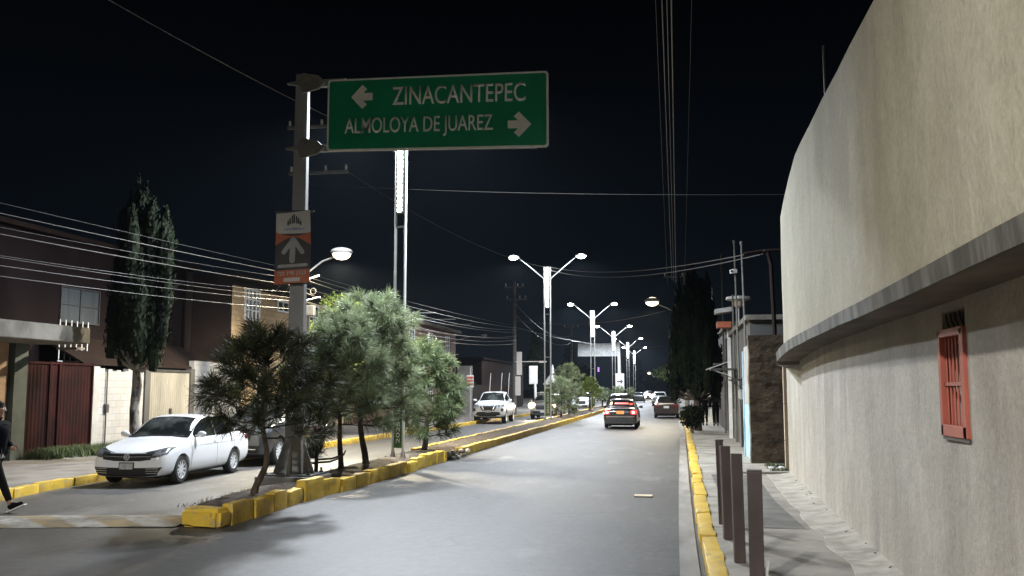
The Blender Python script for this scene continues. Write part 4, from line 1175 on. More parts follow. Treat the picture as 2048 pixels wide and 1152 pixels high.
bg = thing('beige_gate', 'pale beige sheet metal gate between two concrete posts', 'gate')
for (a, c) in ((28.62, 29.9), (29.92, 31.2)):
    b = MB(); pts = []
    n = 40
    for i in range(n + 1): pts.append((XF + (0.015 if (i // 2) % 2 else -0.015), lerp(a, c, i / n)))
    vs = [[b.bm.verts.new((p[0], p[1], z)) for p in pts] for z in (0.2, 2.5)]
    for i in range(n): b.bm.faces.new((vs[0][i], vs[0][i + 1], vs[1][i + 1], vs[1][i]))
    lf = b.build('gate_leaf', M['beigegate'], bg, normals=False)
b = MB(); b.bx(XF, XF + 0.08, 29.86, 29.96, 1.1, 1.3); b.build('handle', M['darkmetal'], bg)
b = MB(); b.bx(XF - 0.2, XF + 0.05, 28.3, 28.6, 0.1, 2.66); b.bx(XF - 0.2, XF + 0.05, 31.22, 31.5, 0.1, 2.66); b.build('post', M['greywall'], bg)
b = MB(); b.bx(XF - 0.15, XF + 0.04, 28.6, 31.22, 2.52, 2.60); b.build('lintel', M['darkmetal'], bg)
b = MB(); b.bx(XF - 0.2, XF, 31.52, 34.3, 0.1, 2.95)
tag(b.build('pale_wall', M['blockwhite']), 'cream painted block wall between the beige gate and the tan house', 'wall')

dh = thing('dark_house', 'dark maroon two storey house set back behind the gates and the tall cypress', 'house')
b = MB(); b.bx(-26, -18.4, 20, 34.25, 0, 6.55); b.build('wall', M['darkwall'], dh)
b = MB(); b.bx(-26, -18.2, 19.9, 34.26, 6.56, 6.7); b.build('roof', M['darkwall2'], dh)
b = MB(); b.prism([(0, 3.55), (1.5, 2.72), (1.5, 2.66), (0, 3.45)], 9.0, lambda u, v, w: Vector((-18.39 + u, 25.2 + w, v))); b.build('lean_to_roof', M['darkwall2'], dh)
window_part(dh, -18.4, 26.1, 28.1, 4.0, 5.1, 2, 2, 1, 'darkmetal', 'curtain', 0.03)
b = MB(); b.tube([(-18.2, 33.5, 0.2), (-18.2, 33.5, 6.4)], 0.16, 8); b.build('downpipe', M['darkwall2'], dh)
rl = thing('white_railing', 'row of thin white railing bars rising behind the canopy end', 'railing')
b = MB()
for k in range(6): yy = 25.05 + k * 0.27; b.tube([(-17.6, yy, 2.5), (-17.6, yy, 3.98)], 0.018, 6)
b.bx(-17.615, -17.585, 25.0, 26.5, 2.75, 2.78)
b.build('bars', M['white_metal'], rl)

th = thing('tan_house', 'two storey tan block house lit by the bright warm street lamp', 'house')
b = MB(); b.bx(-25, XF, 34.4, 47.2, 0, 6.25); b.build('wall', M['brickyellow'], th)
b = MB(); b.bx(-25, XF - 0.05, 34.28, 34.398, 0, 6.24); b.build('shaded_side', M['darkwall2'], th)  # thin dark sheet, the unlit end wall's shade put into its colour
b = MB(); b.bx(-25.1, XF + 0.4, 34.2, 47.3, 6.25, 6.42); b.bx(-25.1, XF + 0.03, 34.38, 47.2, 5.98, 6.249); b.build('roof', M['darkwall2'], th)
window_part(th, XF, 35.35, 36.75, 4.68, 5.98, 4, 3, 1, 'white_metal', 'pane', 0.075)
window_part(th, XF, 38.5, 39.75, 5.28, 5.78, 2, 1, 1, 'white_metal', 'panedark', 0.07)
window_part(th, XF, 42.1, 43.3, 4.2, 5.9, 2, 3, 1, 'white_metal', 'panedark', 0.07)
window_part(th, XF, 36.6, 37.8, 1.3, 2.5, 3, 2, 1, 'white_metal', 'panedark', 0.06)
door_part(th, XF, 40.0, 41.0, 2.3, 1)
b = MB(); b.bx(XF - 0.01, XF + 0.3, 34.2, 34.5, 0.1, 2.9); b.build('pilaster', M['palewall'], th)
bh = thing('brown_house', 'two storey brown brick house farther along the left pavement with rods on its roof', 'house')
b = MB(); b.bx(-25, -16.3, 48.0, 70.5, 0, 6.15); b.build('wall', M['brickbrown'], bh)
b = MB(); b.bx(-25.1, -15.9, 47.8, 70.8, 6.16, 6.35); b.build('roof', M['slab'], bh)
for (a, c) in ((52.2, 53.3), (57.5, 58.8), (62.3, 63.5), (67.2, 68.3)): window_part(bh, -16.3, a, c, 3.9, 5.75, 2, 3, 1, 'white_metal', 'panedark', 0.07)
for (a, c) in ((52, 53.3), (62.3, 63.5)): window_part(bh, -16.3, a, c, 1.2, 2.4, 2, 2, 1, 'white_metal', 'panedark', 0.07)
b = MB()
for yy in (56.0, 61.5, 66.5): b.tube([(-16.9, yy, 6.55), (-14.3, yy + 0.3, 6.6)], 0.035, 6)
b.build('roof_rod', M['galv'], bh)
door_part(bh, -16.3, 65, 66, 2.3, 1)
b = MB(); b.bx(-16.1, -15.0, 70.3, 70.6, 0.1, 3.7); b.build('pilaster', M['palewall'], bh)
b = MB(); b.bx(-16.0, -15.8, 70.8, 100, 0.1, 2.3)
tag(b.build('dark_low_wall', M['darkwall2']), 'low dark wall running on beyond the brown house', 'wall')
fh = thing('far_left_house', 'far dark house beyond the low dark wall on the left', 'house')
b = MB(); b.bx(-30, -17, 84, 108, 0, 4.6); b.build('wall', M['darkwall2'], fh)
b = MB(); b.bx(-30, -16.8, 83.8, 108.2, 4.6, 4.8); b.build('roof', M['darkwall'], fh)
door_part(fh, -17, 95, 96, 2.3, 1); window_part(fh, -17, 98, 100, 1.3, 2.5, 2, 2, 1, 'darkmetal', 'panedark')
fh = thing('far_tan_house', 'distant tan house front lit at the very end of the road', 'house')
b = MB(); b.bx(-9, 0.5, 300, 306, 0, 6.5); b.build('wall', M['brickyellow'], fh)
b = MB(); b.bx(-9.4, 0.9, 299.6, 306.4, 6.5, 6.8); b.build('roof', M['slab'], fh)
b = MB(); b.bx(-7, -5.8, 299.9, 299.98, 0.1, 2.3); b.build('door', M['darkmetal'], fh)
sg = thing('red_notice', 'small red and white notice board above the white pickup', 'notice board', (-12.35, 57.5, 0.1))
b = MB(); b.tube([(0, 0, 0), (0, 0, 3.2)], 0.03, 6); b.build('stand', M['galv'], sg)
b = MB(); b.bx(-0.21, 0.21, -0.06, -0.02, 1.95, 2.7); bo = b.build('board', M['bannerwhite'], sg)
b = MB()
for k in range(3): b.bx(-0.19, 0.19, -0.075, -0.062, 2.08 + 0.20 * k, 2.22 + 0.20 * k)
b.build('stripe', M['redframe'], bo)
ws = thing('white_signboard', 'tall white signboard on a stem between the pale pole and the lit car', 'signboard', (-12.9, 88, 0.1))
b = MB(); b.tube([(0.25, 0, 0), (0.15, 0, 2.5)], 0.12, 6); b.build('stand', M['bannerwhite'], ws)
b = MB(); b.bx(-0.4, 0.4, -0.08, 0.08, 2.3, 4.0); b.build('board', M['bannerwhite'], ws, bevel=0.06)
wt_ = thing('white_tent', 'small pointed white tent top behind the oncoming car', 'tent', (-11.6, 92, 0))
b = MB(); b.lathe([(0.95, 2.4), (0.28, 3.3), (0.05, 4.3)], 'z', (0, 0, 0), 4); b.build('tent_top', M['bannerwhite'], wt_)
b = MB()
for sx_ in (-1, 1):
    for sy_ in (-1, 1): b.tube([(sx_ * 0.6, sy_ * 0.6, 0), (sx_ * 0.6, sy_ * 0.6, 2.45)], 0.03, 6)
b.build('tent_leg', M['galv'], wt_)
fl = arm_lamp('bracket_lamp', 'unlit street lamp head on a long arm at the corner of the brown house', (-16.2, 70.0, 5.6), (-14.0, 70.0, 5.9), 0.001, C_WHITE, 'bannergrey', 0.9)
dl = thing('side_lamp', 'pale horizontal arm lamp by the second street lamp legs', 'street lamp', (-11.2, 67.3, 3.9))
b = MB(); b.tube([(2.3, 0, 0), (1.5, 0, 0.0), (0.0, 0, 0.0)], 0.04, 6); b.build('arm', M['bannerwhite'], dl)
b = MB(); b.box((2.0, 0, -0.02), (0.5, 0.2, 0.14)); b.build('lamp_head', M['bannerwhite'], dl, bevel=0.02)

# ---------------------------------------------------------------- pines with long needles
def rand_dir(rnd): 
    z = rnd.uniform(-1, 1); a = rnd.uniform(0, 2 * PI); r = math.sqrt(1 - z * z)
    return Vector((r * math.cos(a), r * math.sin(a), z))
def needle_burst(bm, p, d, rnd, n, L, w, spread=1.0):
    d = d.normalized(); a = d.orthogonal().normalized(); c = d.cross(a)
    for _ in range(n):
        th = rnd.uniform(0.15, 1.25) * spread; ph = rnd.uniform(0, 2 * PI)
        v = d * math.cos(th) + (a * math.cos(ph) + c * math.sin(ph)) * math.sin(th)
        l = L * rnd.uniform(0.65, 1.1)
        q = p - d * rnd.uniform(0, 0.13)
        m = q + v * l * 0.55
        e = q + v * l; e.z -= l * 0.22 * rnd.uniform(0.2, 1.1)
        s = v.cross(rand_dir(rnd)).normalized() * w
        v0, v1, v2, v3, v4 = (bm.verts.new(x) for x in (q - s * 0.6, q + s * 0.6, m + s, m - s, e))
        bm.faces.new((v0, v1, v2, v3)); bm.faces.new((v3, v2, v4))

def pine(loc, H, crown, z0, label, seed, trunk_path, tr=0.06, needle='needle', nb=26, L=0.22, w=0.0042, dens=46, up=0.55, group='pines on the median'):
    rnd = random.Random(seed)
    t = thing('pine_tree', label, 'pine tree', loc, 0, group)
    path = [Vector(p) for p in trunk_path]
    def tp(z):
        for a, c in zip(path, path[1:]):
            if z <= c.z: return a.lerp(c, max(0, (z - a.z) / (c.z - a.z)))
        return path[-1].copy()
    b = MB(); pr_ = [lerp(tr, 0.012, min(1, p.z / H)) for p in path]; pr_[0] *= 1.3
    fine, fr_ = [], []
    for i in range(25):
        z = path[-1].z * i / 24; p = tp(z); p += Vector((noise.noise(Vector((z * 2, seed, 0))), noise.noise(Vector((seed, z * 2, 0))), 0)) * 0.02
        fine.append(p); fr_.append(lerp(tr, 0.010, (i / 24) ** 0.8) * (1.35 if i == 0 else 1) * (1 + 0.12 * noise.noise(Vector((z * 6, seed, 3)))))
    b.tube(fine, fr_, 9); b.build('trunk', M['bark'], t, smooth=True, angle=80)
    bb = MB(); nd = MB()
    tips = []
    for k in range(nb):
        f = (k + rnd.random() * 0.6) / nb
        z = lerp(z0, path[-1].z * 0.97, f ** 0.85)
        p = tp(z); a = k * 2.399 + rnd.uniform(-0.4, 0.4)
        prof = interp(crown, (z - z0) / max(0.01, path[-1].z - z0))
        ln = prof * rnd.uniform(0.7, 1.08)
        upk = lerp(-0.05, 1.5, f) * up + rnd.uniform(-0.1, 0.2)
        d = Vector((math.cos(a), math.sin(a), upk)).normalized()
        pts, rs_ = [], []
        m = 6
        for i in range(m + 1):
            s = i / m
            q = p + d * ln * s + Vector((0, 0, 0.10 * ln * s * s)) + noise.noise_vector(Vector((k * 3.1, s * 2.0, seed))) * 0.06 * s
            pts.append(q); rs_.append(lerp(0.016, 0.005, s) * (0.6 + ln * 0.5))
        bb.tube(pts, rs_, 5)
        tips.append((pts[-1], d))
        # side shoots
        ns = max(2, int(ln / 0.13))
        for i in range(ns):
            s = lerp(0.30, 0.98, (i + rnd.random()) / ns); q = pts[int(s * m)].lerp(pts[min(m, int(s * m) + 1)], s * m - int(s * m))
            sd = (d * 0.7 + rand_dir(rnd) * 0.75 + Vector((0, 0, 0.25))).normalized(); sl = ln * rnd.uniform(0.15, 0.34) * (1.2 - s * 0.5)
            e = q + sd * sl
            bb.tube([q, q.lerp(e, 0.5) + Vector((0, 0, -0.01)), e], [0.006, 0.005, 0.004], 4)
            tips.append((e, sd))
    for i in range(5): tips.append((path[-1] - Vector((0, 0, 0.09 * i)), Vector((rnd.gauss(0, 0.2), rnd.gauss(0, 0.2), 1))))
    for p, d in tips: needle_burst(nd.bm, p, d, rnd, int(dens * rnd.uniform(0.8, 1.2)), L, w)
    bb.build('branches', M['bark'], t, smooth=True, angle=80)
    nd.build('crown', M[needle], t, normals=False)
    return t
# front leaning pine, its backlit shade put into the needle colour
pine((-6.86, 15.0, 0.17), 2.75, [(0, 1.0), (0.25, 1.15), (0.6, 0.95), (1, 0.3)], 0.95, 'nearest pine with a bent bare stem and dark crown before the sign post', 11,
     [(0, 0, 0), (0.02, 0, 0.18), (0.20, 0.0, 0.52), (0.22, 0, 0.75), (0.14, 0, 1.05), (0.10, 0.02, 1.6), (0.16, 0.0, 2.1), (0.18, 0, 2.62)], 0.065, 'needledark', nb=40, L=0.33, w=0.0042, dens=58, up=0.5)
pine((-7.12, 19.9, 0.17), 4.0, [(0, 1.1), (0.3, 1.25), (0.6, 1.0), (1, 0.35)], 1.0, 'slender dark stemmed pine just right of the sign post', 12,
     [(0, 0, 0), (-0.03, 0, 0.5), (-0.05, 0, 1.2), (-0.03, 0, 2.0), (-0.06, 0, 2.6), (-0.1, 0, 3.1)], 0.07, 'needle', nb=50, L=0.34, w=0.0055, dens=46)
pine((-7.02, 21.3, 0.17), 4.4, [(0, 1.3), (0.25, 1.55), (0.6, 1.25), (1, 0.35)], 1.0, 'tallest median pine with a leaning reddish trunk, left of the street lamp', 13,
     [(0, 0, 0), (-0.06, 0, 0.4), (-0.16, 0, 1.0), (-0.16, 0, 1.8), (-0.05, 0, 2.5), (0.10, 0, 3.1), (0.16, 0, 3.75)], 0.085, 'needle', nb=62, L=0.35, w=0.0058, dens=44)
pine((-6.95, 26.1, 0.17), 3.3, [(0, 0.85), (0.3, 1.15), (0.65, 0.95), (1, 0.3)], 0.45, 'low wide bright green pine right of the nearest street lamp', 14,
     [(0, 0, 0), (0.08, 0, 0.3), (0.1, 0, 1.0), (0.0, 0, 2.0), (-0.1, 0, 3.0)], 0.09, 'needle2', nb=66, L=0.34, w=0.0066, dens=42, up=0.3)
# small dead-looking sapling by the post
sp = thing('young_pine', 'small dark sapling with short curved limbs between the sign post and the slender pine', 'sapling', (-7.18, 18.6, 0.17))
b = MB(); b.tube([(0, 0, 0), (0.0, 0, 0.35), (0.02, 0, 0.85)], [0.045, 0.04, 0.02], 8)
for (dx, z, e) in ((0.55, 0.3, 0.55), (-0.35, 0.28, 0.35), (0.62, 0.36, 0.5), (-0.45, 0.4, 0.62)): b.tube([(0, 0, z), (dx * 0.5, 0.05, z + 0.02), (dx * 0.9, 0.05, z + 0.1), (dx, 0.0, e + 0.05)], [0.025, 0.022, 0.02, 0.012], 6)
b.build('stem', M['bark'], sp)
b = MB(); rnd = random.Random(8)
for k in range(16): needle_burst(b.bm, Vector((rnd.gauss(0, 0.07), rnd.gauss(0, 0.07), rnd.uniform(0.5, 1.0))), Vector((rnd.gauss(0, 0.5), rnd.gauss(0, 0.5), 1)), rnd, 40, 0.26, 0.006)
b.build('crown', M['needledark'], sp, normals=False)
# farther median planting
pine((-6.75, 57.5, 0.17), 2.6, [(0, 0.9), (0.5, 1.1), (1, 0.3)], 0.35, 'bushy pine beyond the second street lamp beside the oncoming car', 21, [(0, 0, 0), (0.05, 0, 1.2), (0, 0, 2.4)], 0.08, 'needle', nb=34, L=0.26, w=0.010, dens=26, up=0.35)
pine((-6.85, 63.0, 0.17), 3.6, [(0, 0.9), (0.5, 1.2), (1, 0.3)], 0.8, 'dark taller pine behind the bushy one in the median', 22, [(0, 0, 0), (0.0, 0, 1.5), (0.1, 0, 3.3)], 0.08, 'needle', nb=34, L=0.28, w=0.012, dens=24, up=0.5)

def leafy(name, loc, lobes, label, m, seed, n=1500, leaf=0.09, trunk=None, cat='tree', group=None, limbs=True, tr=0.09, bark='bark', ups=0.3):
    """lobes: (x,y,z,rx,ry,rz) ellipsoids filled with leaf faces"""
    rnd = random.Random(seed); t = thing(name, label, cat, loc, 0, group)
    b = MB(); base_z = min(l[2] for l in lobes)
    if trunk is None: trunk = [(0, 0, 0), (0, 0, base_z)]
    b.tube(trunk, [lerp(tr, tr * 0.6, i / (len(trunk) - 1)) for i in range(len(trunk))], 8)
    if limbs:
        for l in lobes: b.tube([trunk[-1], ((trunk[-1][0] + l[0]) / 2, (trunk[-1][1] + l[1]) / 2, (trunk[-1][2] + l[2]) / 2 + 0.1), l[:3]], [tr * 0.5, tr * 0.35, tr * 0.15], 6)
    b.build('trunk', M[bark], t, smooth=True, angle=80)
    b = MB(); vol = [l[3] * l[4] * l[5] for l in lobes]; tot = sum(vol)
    for l, v in zip(lobes, vol):
        for _ in range(max(30, int(n * v / tot))):
            d = rand_dir(rnd); r = rnd.uniform(0.45, 1.0) ** 0.5
            r *= 0.8 + 0.35 * noise.noise(Vector((d.x * 2.2 + l[0], d.y * 2.2 + seed, d.z * 2.2 + l[2])))  # clumped outline
            p = Vector((l[0] + d.x * l[3] * r, l[1] + d.y * l[4] * r, l[2] + d.z * l[5] * r))
            u = (rand_dir(rnd) + Vector((0, 0, ups))).normalized(); s = u.cross(rand_dir(rnd)).normalized()
            L = leaf * rnd.uniform(0.6, 1.3)
            b.bm.faces.new([b.bm.verts.new(q) for q in (p, p + u * L * 0.5 + s * L * 0.32, p + u * L, p + u * L * 0.5 - s * L * 0.32)])
    b.build('crown', M[m], t, normals=False)
    return t

rnd = random.Random(4)
lob = [(rnd.gauss(0, 0.55), rnd.gauss(0, 0.8), rnd.uniform(2.2, 5.2), rnd.uniform(0.35, 0.7), rnd.uniform(0.35, 0.7), rnd.uniform(0.4, 0.8)) for _ in range(16)]
leafy('broadleaf_tree', (-12.2, 33.8, 0.14), lob, 'yellow green broadleaf tree lit by the bright warm lamp behind the pines', 'leafy', 31, 6500, 0.12, [(0, 0, 0), (0.1, 0, 1.5), (0, 0, 2.4)])
leafy('median_shrub', (-6.7, 77.0, 0.17), [(0, 0, 2.0, 0.85, 0.85, 0.6), (0.5, 0, 1.5, 0.6, 0.6, 0.5), (-0.6, 0, 1.55, 0.6, 0.6, 0.5), (0.1, 0, 2.5, 0.5, 0.5, 0.4)], 'pale rounded shrub on a thin white trunk left of the dark taxi', 'leafy', 32, 1800, 0.16, tr=0.11, bark='barkpale', group='shrubs of the median')
for k, (x, y, s) in enumerate(((-6.8, 92, 1.0), (-6.7, 101, 0.8), (-6.8, 120, 1.1), (-6.7, 150, 1.0))):
    leafy('median_shrub', (x, y, 0.17), [(0, 0, 1.3 * s, 0.8 * s, 0.8 * s, 0.9 * s), (0.3, 0, 0.9 * s, 0.6 * s, 0.6 * s, 0.5 * s)], ('rounded median shrub beyond the third street lamp', 'low median shrub before the fourth street lamp', 'median shrub behind the blank sign post', 'farthest small shrub of the median')[k], 'needle', 40 + k, 600, 0.22, group='shrubs of the median')
leafy('vine_shrub', (-15.9, 27.9, 0.14), [(0, 0, 0.5, 0.35, 0.4, 0.4), (0.3, 0.4, 0.75, 0.3, 0.3, 0.25)], 'small dark bush behind the bonnet of the white sedan', 'cypress', 36, 260, 0.11, cat='bush', tr=0.02)
# distant trees
leafy('far_tree', (-13.8, 95, 0), [(0, 0, 4.2, 1.0, 1.0, 3.6), (0.2, 0, 6.4, 0.6, 0.6, 2.4)], 'far tall narrow dark conifer behind the second street lamp', 'cypress', 51, 1500, 0.32, tr=0.2, group='far dark trees', ups=1.5)
leafy('far_tree', (-14.0, 128, 0), [(0, 0, 3.8, 1.6, 1.6, 2.8), (0.2, 0, 6.0, 0.9, 0.9, 2.2), (1.8, 2, 3.2, 1.4, 1.4, 2.4)], 'far pointed conifer to the left of the third street lamp', 'cypress', 52, 1800, 0.42, tr=0.2, group='far dark trees', ups=1.5)
leafy('far_tree', (0.4, 190, 0), [(0, 0, 5.4, 3.2, 3.2, 2.4), (-2.6, 0, 5.0, 2.0, 2, 1.6)], 'far yellowish tree lit by the distant lamp at the end of the road', 'leafy', 53, 1300, 0.55, tr=0.25, group='far dark trees')
leafy('far_tree', (-8.8, 205, 0), [(0, 0, 4.0, 3.2, 3.2, 3.6), (0, 0, 7.5, 2.4, 2, 3.6)], 'far dark tree behind the post of the blank sign', 'cypressdark', 54, 1300, 0.6, tr=0.25, group='far dark trees')
leafy('left_far_tree', (-24.5, 17.0, 0), [(0, 0, 6.2, 1.3, 1.5, 3.0)], 'black tree silhouette above the canopy at the left edge', 'cypressdark', 55, 1800, 0.22, tr=0.2)

# ---------------------------------------------------------------- cypresses built of vertical plumes
def cypress(loc, label, plumes, m, seed, leaf, n, trunk, tr, bark, forks=True):
    rnd = random.Random(seed); t = thing('cypress_tree', label, 'cypress', loc, 0)
    b = MB(); b.tube(trunk, [lerp(tr, tr * 0.75, i / (len(trunk) - 1)) * (1 + 0.15 * (i % 2)) for i in range(len(trunk))], 10)
    tw = MB()
    top = Vector(trunk[-1])
    for (x, y, z0, z1, r) in plumes:
        if forks: b.tube([top, Vector(((top.x + x) / 2 , (top.y + y) / 2, (top.z + z0) / 2 + 0.02)), (x, y, z0 + 0.25), (x, y, lerp(z0, z1, 0.6))], [tr * 0.5, tr * 0.38, tr * 0.3, 0.01], 6)
    b.build('trunk', M[bark], t, smooth=True, angle=80)
    b = MB(); ar = [(p[3] - p[2]) * p[4] for p in plumes]; tot = sum(ar)
    for (x, y, z0, z1, r), a_ in zip(plumes, ar):
        # inner mass of the plume, irregular
        rings = []
        for i in range(9):
            s = i / 8; rr_ = 0.55 * r * (math.sin(PI * min(1, (s * 0.93 + 0.07)) ** 0.72) ** 0.8) + 0.01
            rings.append((rr_, lerp(z0, z1, s)))
        g0 = len(b.bm.verts)
        b.lathe(rings, 'z', (x, y, 0), 8)
        b.bm.verts.ensure_lookup_table()
        for v in b.bm.verts[g0:]: v.co += noise.noise_vector(v.co * 2.3) * r * 0.3
        for _ in range(int(n * a_ / tot)):
            s = rnd.random() ** 0.9; prof = math.sin(PI * min(1, (s * 0.93 + 0.07)) ** 0.72) ** 0.8
            ph = rnd.uniform(0, 2 * PI); z = lerp(z0, z1, s)
            rr_ = r * prof * (0.80 + 0.40 * noise.noise(Vector((math.cos(ph) * 1.6 + x, math.sin(ph) * 1.6 + y, z * 2.4)))) * rnd.uniform(0.75, 1.08)
            o_ = Vector((math.cos(ph), math.sin(ph), 0))
            p = Vector((x, y, z)) + o_ * rr_
            u = (Vector((0, 0, 1)) + o_ * rnd.uniform(0.0, 0.55) + rand_dir(rnd) * 0.35).normalized(); s_ = u.cross(o_ + rand_dir(rnd) * 0.6).normalized()
            L = leaf * rnd.uniform(0.6, 1.4)
            b.bm.faces.new([b.bm.verts.new(q) for q in (p - u * L * 0.3, p + s_ * L * 0.3, p + u * L * 0.8, p - s_ * L * 0.3)])
    b.build('crown', M[m], t, normals=False)
    return t
rnd = random.Random(77); pls = []
for k in range(46):
    a = rnd.uniform(0, 2 * PI); rr_ = rnd.uniform(0.0, 0.60) * (1.0); x, y = rr_ * math.cos(a) * 1.0 + 0.05, rr_ * math.sin(a)
    z0 = 2.35 + abs(rnd.gauss(0, 1.4)) + (0.6 - rr_) * 0.3; z1 = min(6.5 + (0.6 - rr_), z0 + rnd.uniform(1.6, 3.1) + (0.6 - rr_) * 1.2); pls.append((x, y, z0, z1, rnd.uniform(0.26, 0.40)))
for (x, z1) in ((-0.32, 7.0), (-0.1, 7.45), (0.12, 7.25), (0.36, 6.8)): pls.append((x - 0.05, 0.0, 4.4, z1, 0.24))
for (x, z0, z1) in ((0.72, 2.9, 5.2), (0.8, 3.6, 5.8), (0.68, 4.4, 6.3), (-0.62, 3.0, 5.3), (-0.66, 2.6, 4.4), (0.55, 2.3, 4.0)): pls.append((x, -0.1, z0, z1, 0.27))
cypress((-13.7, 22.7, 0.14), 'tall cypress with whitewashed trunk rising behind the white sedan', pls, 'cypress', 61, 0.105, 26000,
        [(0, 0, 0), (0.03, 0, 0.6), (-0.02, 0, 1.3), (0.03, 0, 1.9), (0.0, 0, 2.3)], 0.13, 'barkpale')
rnd = random.Random(78); pls = []
for k in range(34):
    a = rnd.uniform(0, 2 * PI); rr_ = rnd.uniform(0.0, 0.85); x, y = rr_ * math.cos(a) - 0.02, rr_ * math.sin(a)
    z0 = 1.25 + abs(rnd.gauss(0, 1.5)); z1 = min(6.7, z0 + rnd.uniform(2.0, 3.6) + (0.85 - rr_) * 2.2); pls.append((x, y, z0, z1, rnd.uniform(0.35, 0.55)))
for (x, z0, z1, r) in ((-0.85, 1.6, 5.4, .45), (0.85, 1.5, 5.6, .45), (0.6, 3.0, 6.9, .42), (-0.65, 3, 6.8, .42), (0.0, 4.4, 7.3, .45), (-0.25, 4, 6.9, .4), (0.9, 1.3, 3.6, 0.4), (-0.9, 1.3, 3.8, 0.4)): pls.append((x, 0, z0, z1, r))
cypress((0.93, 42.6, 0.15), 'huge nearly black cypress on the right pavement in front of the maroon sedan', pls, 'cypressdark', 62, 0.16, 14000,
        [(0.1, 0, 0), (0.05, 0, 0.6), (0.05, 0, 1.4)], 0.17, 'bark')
leafy('round_bush', (0.72, 40.6, 0.15), [(0, 0, 0.62, 0.62, 0.62, 0.58), (0.1, -0.1, 0.75, 0.55, 0.55, 0.5)], 'dark clipped ball shaped bush at the foot of the huge cypress', 'cypressdark', 63, 2600, 0.10, cat='bush', limbs=False, tr=0.08)

# ---------------------------------------------------------------- vehicles
def car_body(P):
    """P: stations [(x, zbottom, halfwidth, ztop, halfwidth_top)], belt height P['belt']"""
    b = MB(); rows = []
    for (x, zb, w, zt, wt) in P['st']:
        belt = min(P['belt'], zt - 0.05); sh = min(P['belt'] - 0.16, belt - 0.08); cab = zt > P['belt'] + 0.12
        half = [(0, zb), (w * 0.75, zb), (w - 0.05, zb + 0.05), (w, lerp(zb, sh, 0.45)), (w - 0.005, sh), (w - 0.045, belt)]
        if cab: half += [(lerp(w - 0.06, wt, 0.5), lerp(belt, zt, 0.5)), (wt, zt - 0.07), (wt * 0.82, zt - 0.012), (0, zt)]
        else: half += [(w - 0.10, belt + 0.025), (lerp(w - 0.12, 0, 0.25), zt - 0.02), (lerp(w - 0.12, 0, 0.55), zt - 0.006), (0, zt)]
        row = [b.bm.verts.new((x, y, z)) for y, z in half]
        row += [b.bm.verts.new((x, -y, z)) for y, z in half[-2:0:-1]]
        rows.append(row)
    n = len(rows[0])
    for p, q in zip(rows, rows[1:]):
        for k in range(n): b.bm.faces.new((p[k], q[k], q[(k + 1) % n], p[(k + 1) % n]))
    b.bm.faces.new(rows[0]); b.bm.faces.new(rows[-1][::-1])
    bmesh.ops.recalc_face_normals(b.bm, faces=b.bm.faces[:])
    me = bpy.data.meshes.new('body'); b.bm.to_mesh(me); b.bm.free()
    o = bpy.data.objects.new('tmp_body', me); col.objects.link(o)
    md = o.modifiers.new('s', 'SUBSURF'); md.levels = 3; md.render_levels = 3
    dg = bpy.context.evaluated_depsgraph_get(); smooth_me = bpy.data.meshes.new_from_object(o.evaluated_get(dg))
    bm = bmesh.new(); bm.from_mesh(smooth_me); bvh = BVHTree.FromBMesh(bm); bm.free()
    cuts = []
    for wx in P['wheels']:
        for s in (-1, 1):
            c = MB(); c.lathe([(P['arch'], P['w'] - 0.30), (P['arch'], P['w'] + 0.3)], 'y', (wx, 0, P['wr']), 40)
            if s < 0:
                for v in c.bm.verts: v.co.y *= -1
            bmesh.ops.recalc_face_normals(c.bm, faces=c.bm.faces[:])
            cme = bpy.data.meshes.new('cut'); c.bm.to_mesh(cme); c.bm.free(); co = bpy.data.objects.new('cut', cme); col.objects.link(co); cuts.append(co)
            m2 = o.modifiers.new('b', 'BOOLEAN'); m2.operation = 'DIFFERENCE'; m2.object = co; m2.solver = 'EXACT'
    dg = bpy.context.evaluated_depsgraph_get(); fin = bpy.data.meshes.new_from_object(o.evaluated_get(dg))
    for c in cuts: bpy.data.objects.remove(c)
    bpy.data.objects.remove(o)
    for p in fin.polygons: p.use_smooth = True
    fin.set_sharp_from_angle(angle=R(45))
    return fin, bvh

def patch(bvh, axis, top, bot, nu=10, nv=5, off=0.006):
    """conform a sheet between two polylines (same parameter) to the body; axis '+x','-x','+y','-y','+z'"""
    def pl(pts, s):
        n = len(pts) - 1; i = min(int(s * n), n - 1); f = s * n - i
        return (lerp(pts[i][0], pts[i + 1][0], f), lerp(pts[i][1], pts[i + 1][1], f))
    b = MB(); vs = []; sg = 1 if axis[0] == '+' else -1; ax = axis[1]
    dirv = {'x': Vector((-sg, 0, 0)), 'y': Vector((0, -sg, 0)), 'z': Vector((0, 0, -sg))}[ax]
    for j in range(nv + 1):
        row = []
        for i in range(nu + 1):
            a, c = pl(top, i / nu), pl(bot, i / nu); u, v = lerp(a[0], c[0], j / nv), lerp(a[1], c[1], j / nv)
            o_ = {'x': Vector((sg * 6, u, v)), 'y': Vector((u, sg * 6, v)), 'z': Vector((u, v, sg * 6))}[ax]
            hit, nr, _, _ = bvh.ray_cast(o_, dirv)
            if hit is None: row.append(None)
            else: row.append(b.bm.verts.new(hit + (nr if nr.dot(dirv) < 0 else -nr) * off))
        vs.append(row)
    for j in range(nv):
        for i in range(nu):
            q = (vs[j][i], vs[j][i + 1], vs[j + 1][i + 1], vs[j + 1][i])
            if all(x is not None for x in q): b.bm.faces.new(q)
    # outward facing
    b.bm.normal_update()
    for f in b.bm.faces:
        if f.normal.dot(-dirv) < 0: f.normal_flip()
    return b

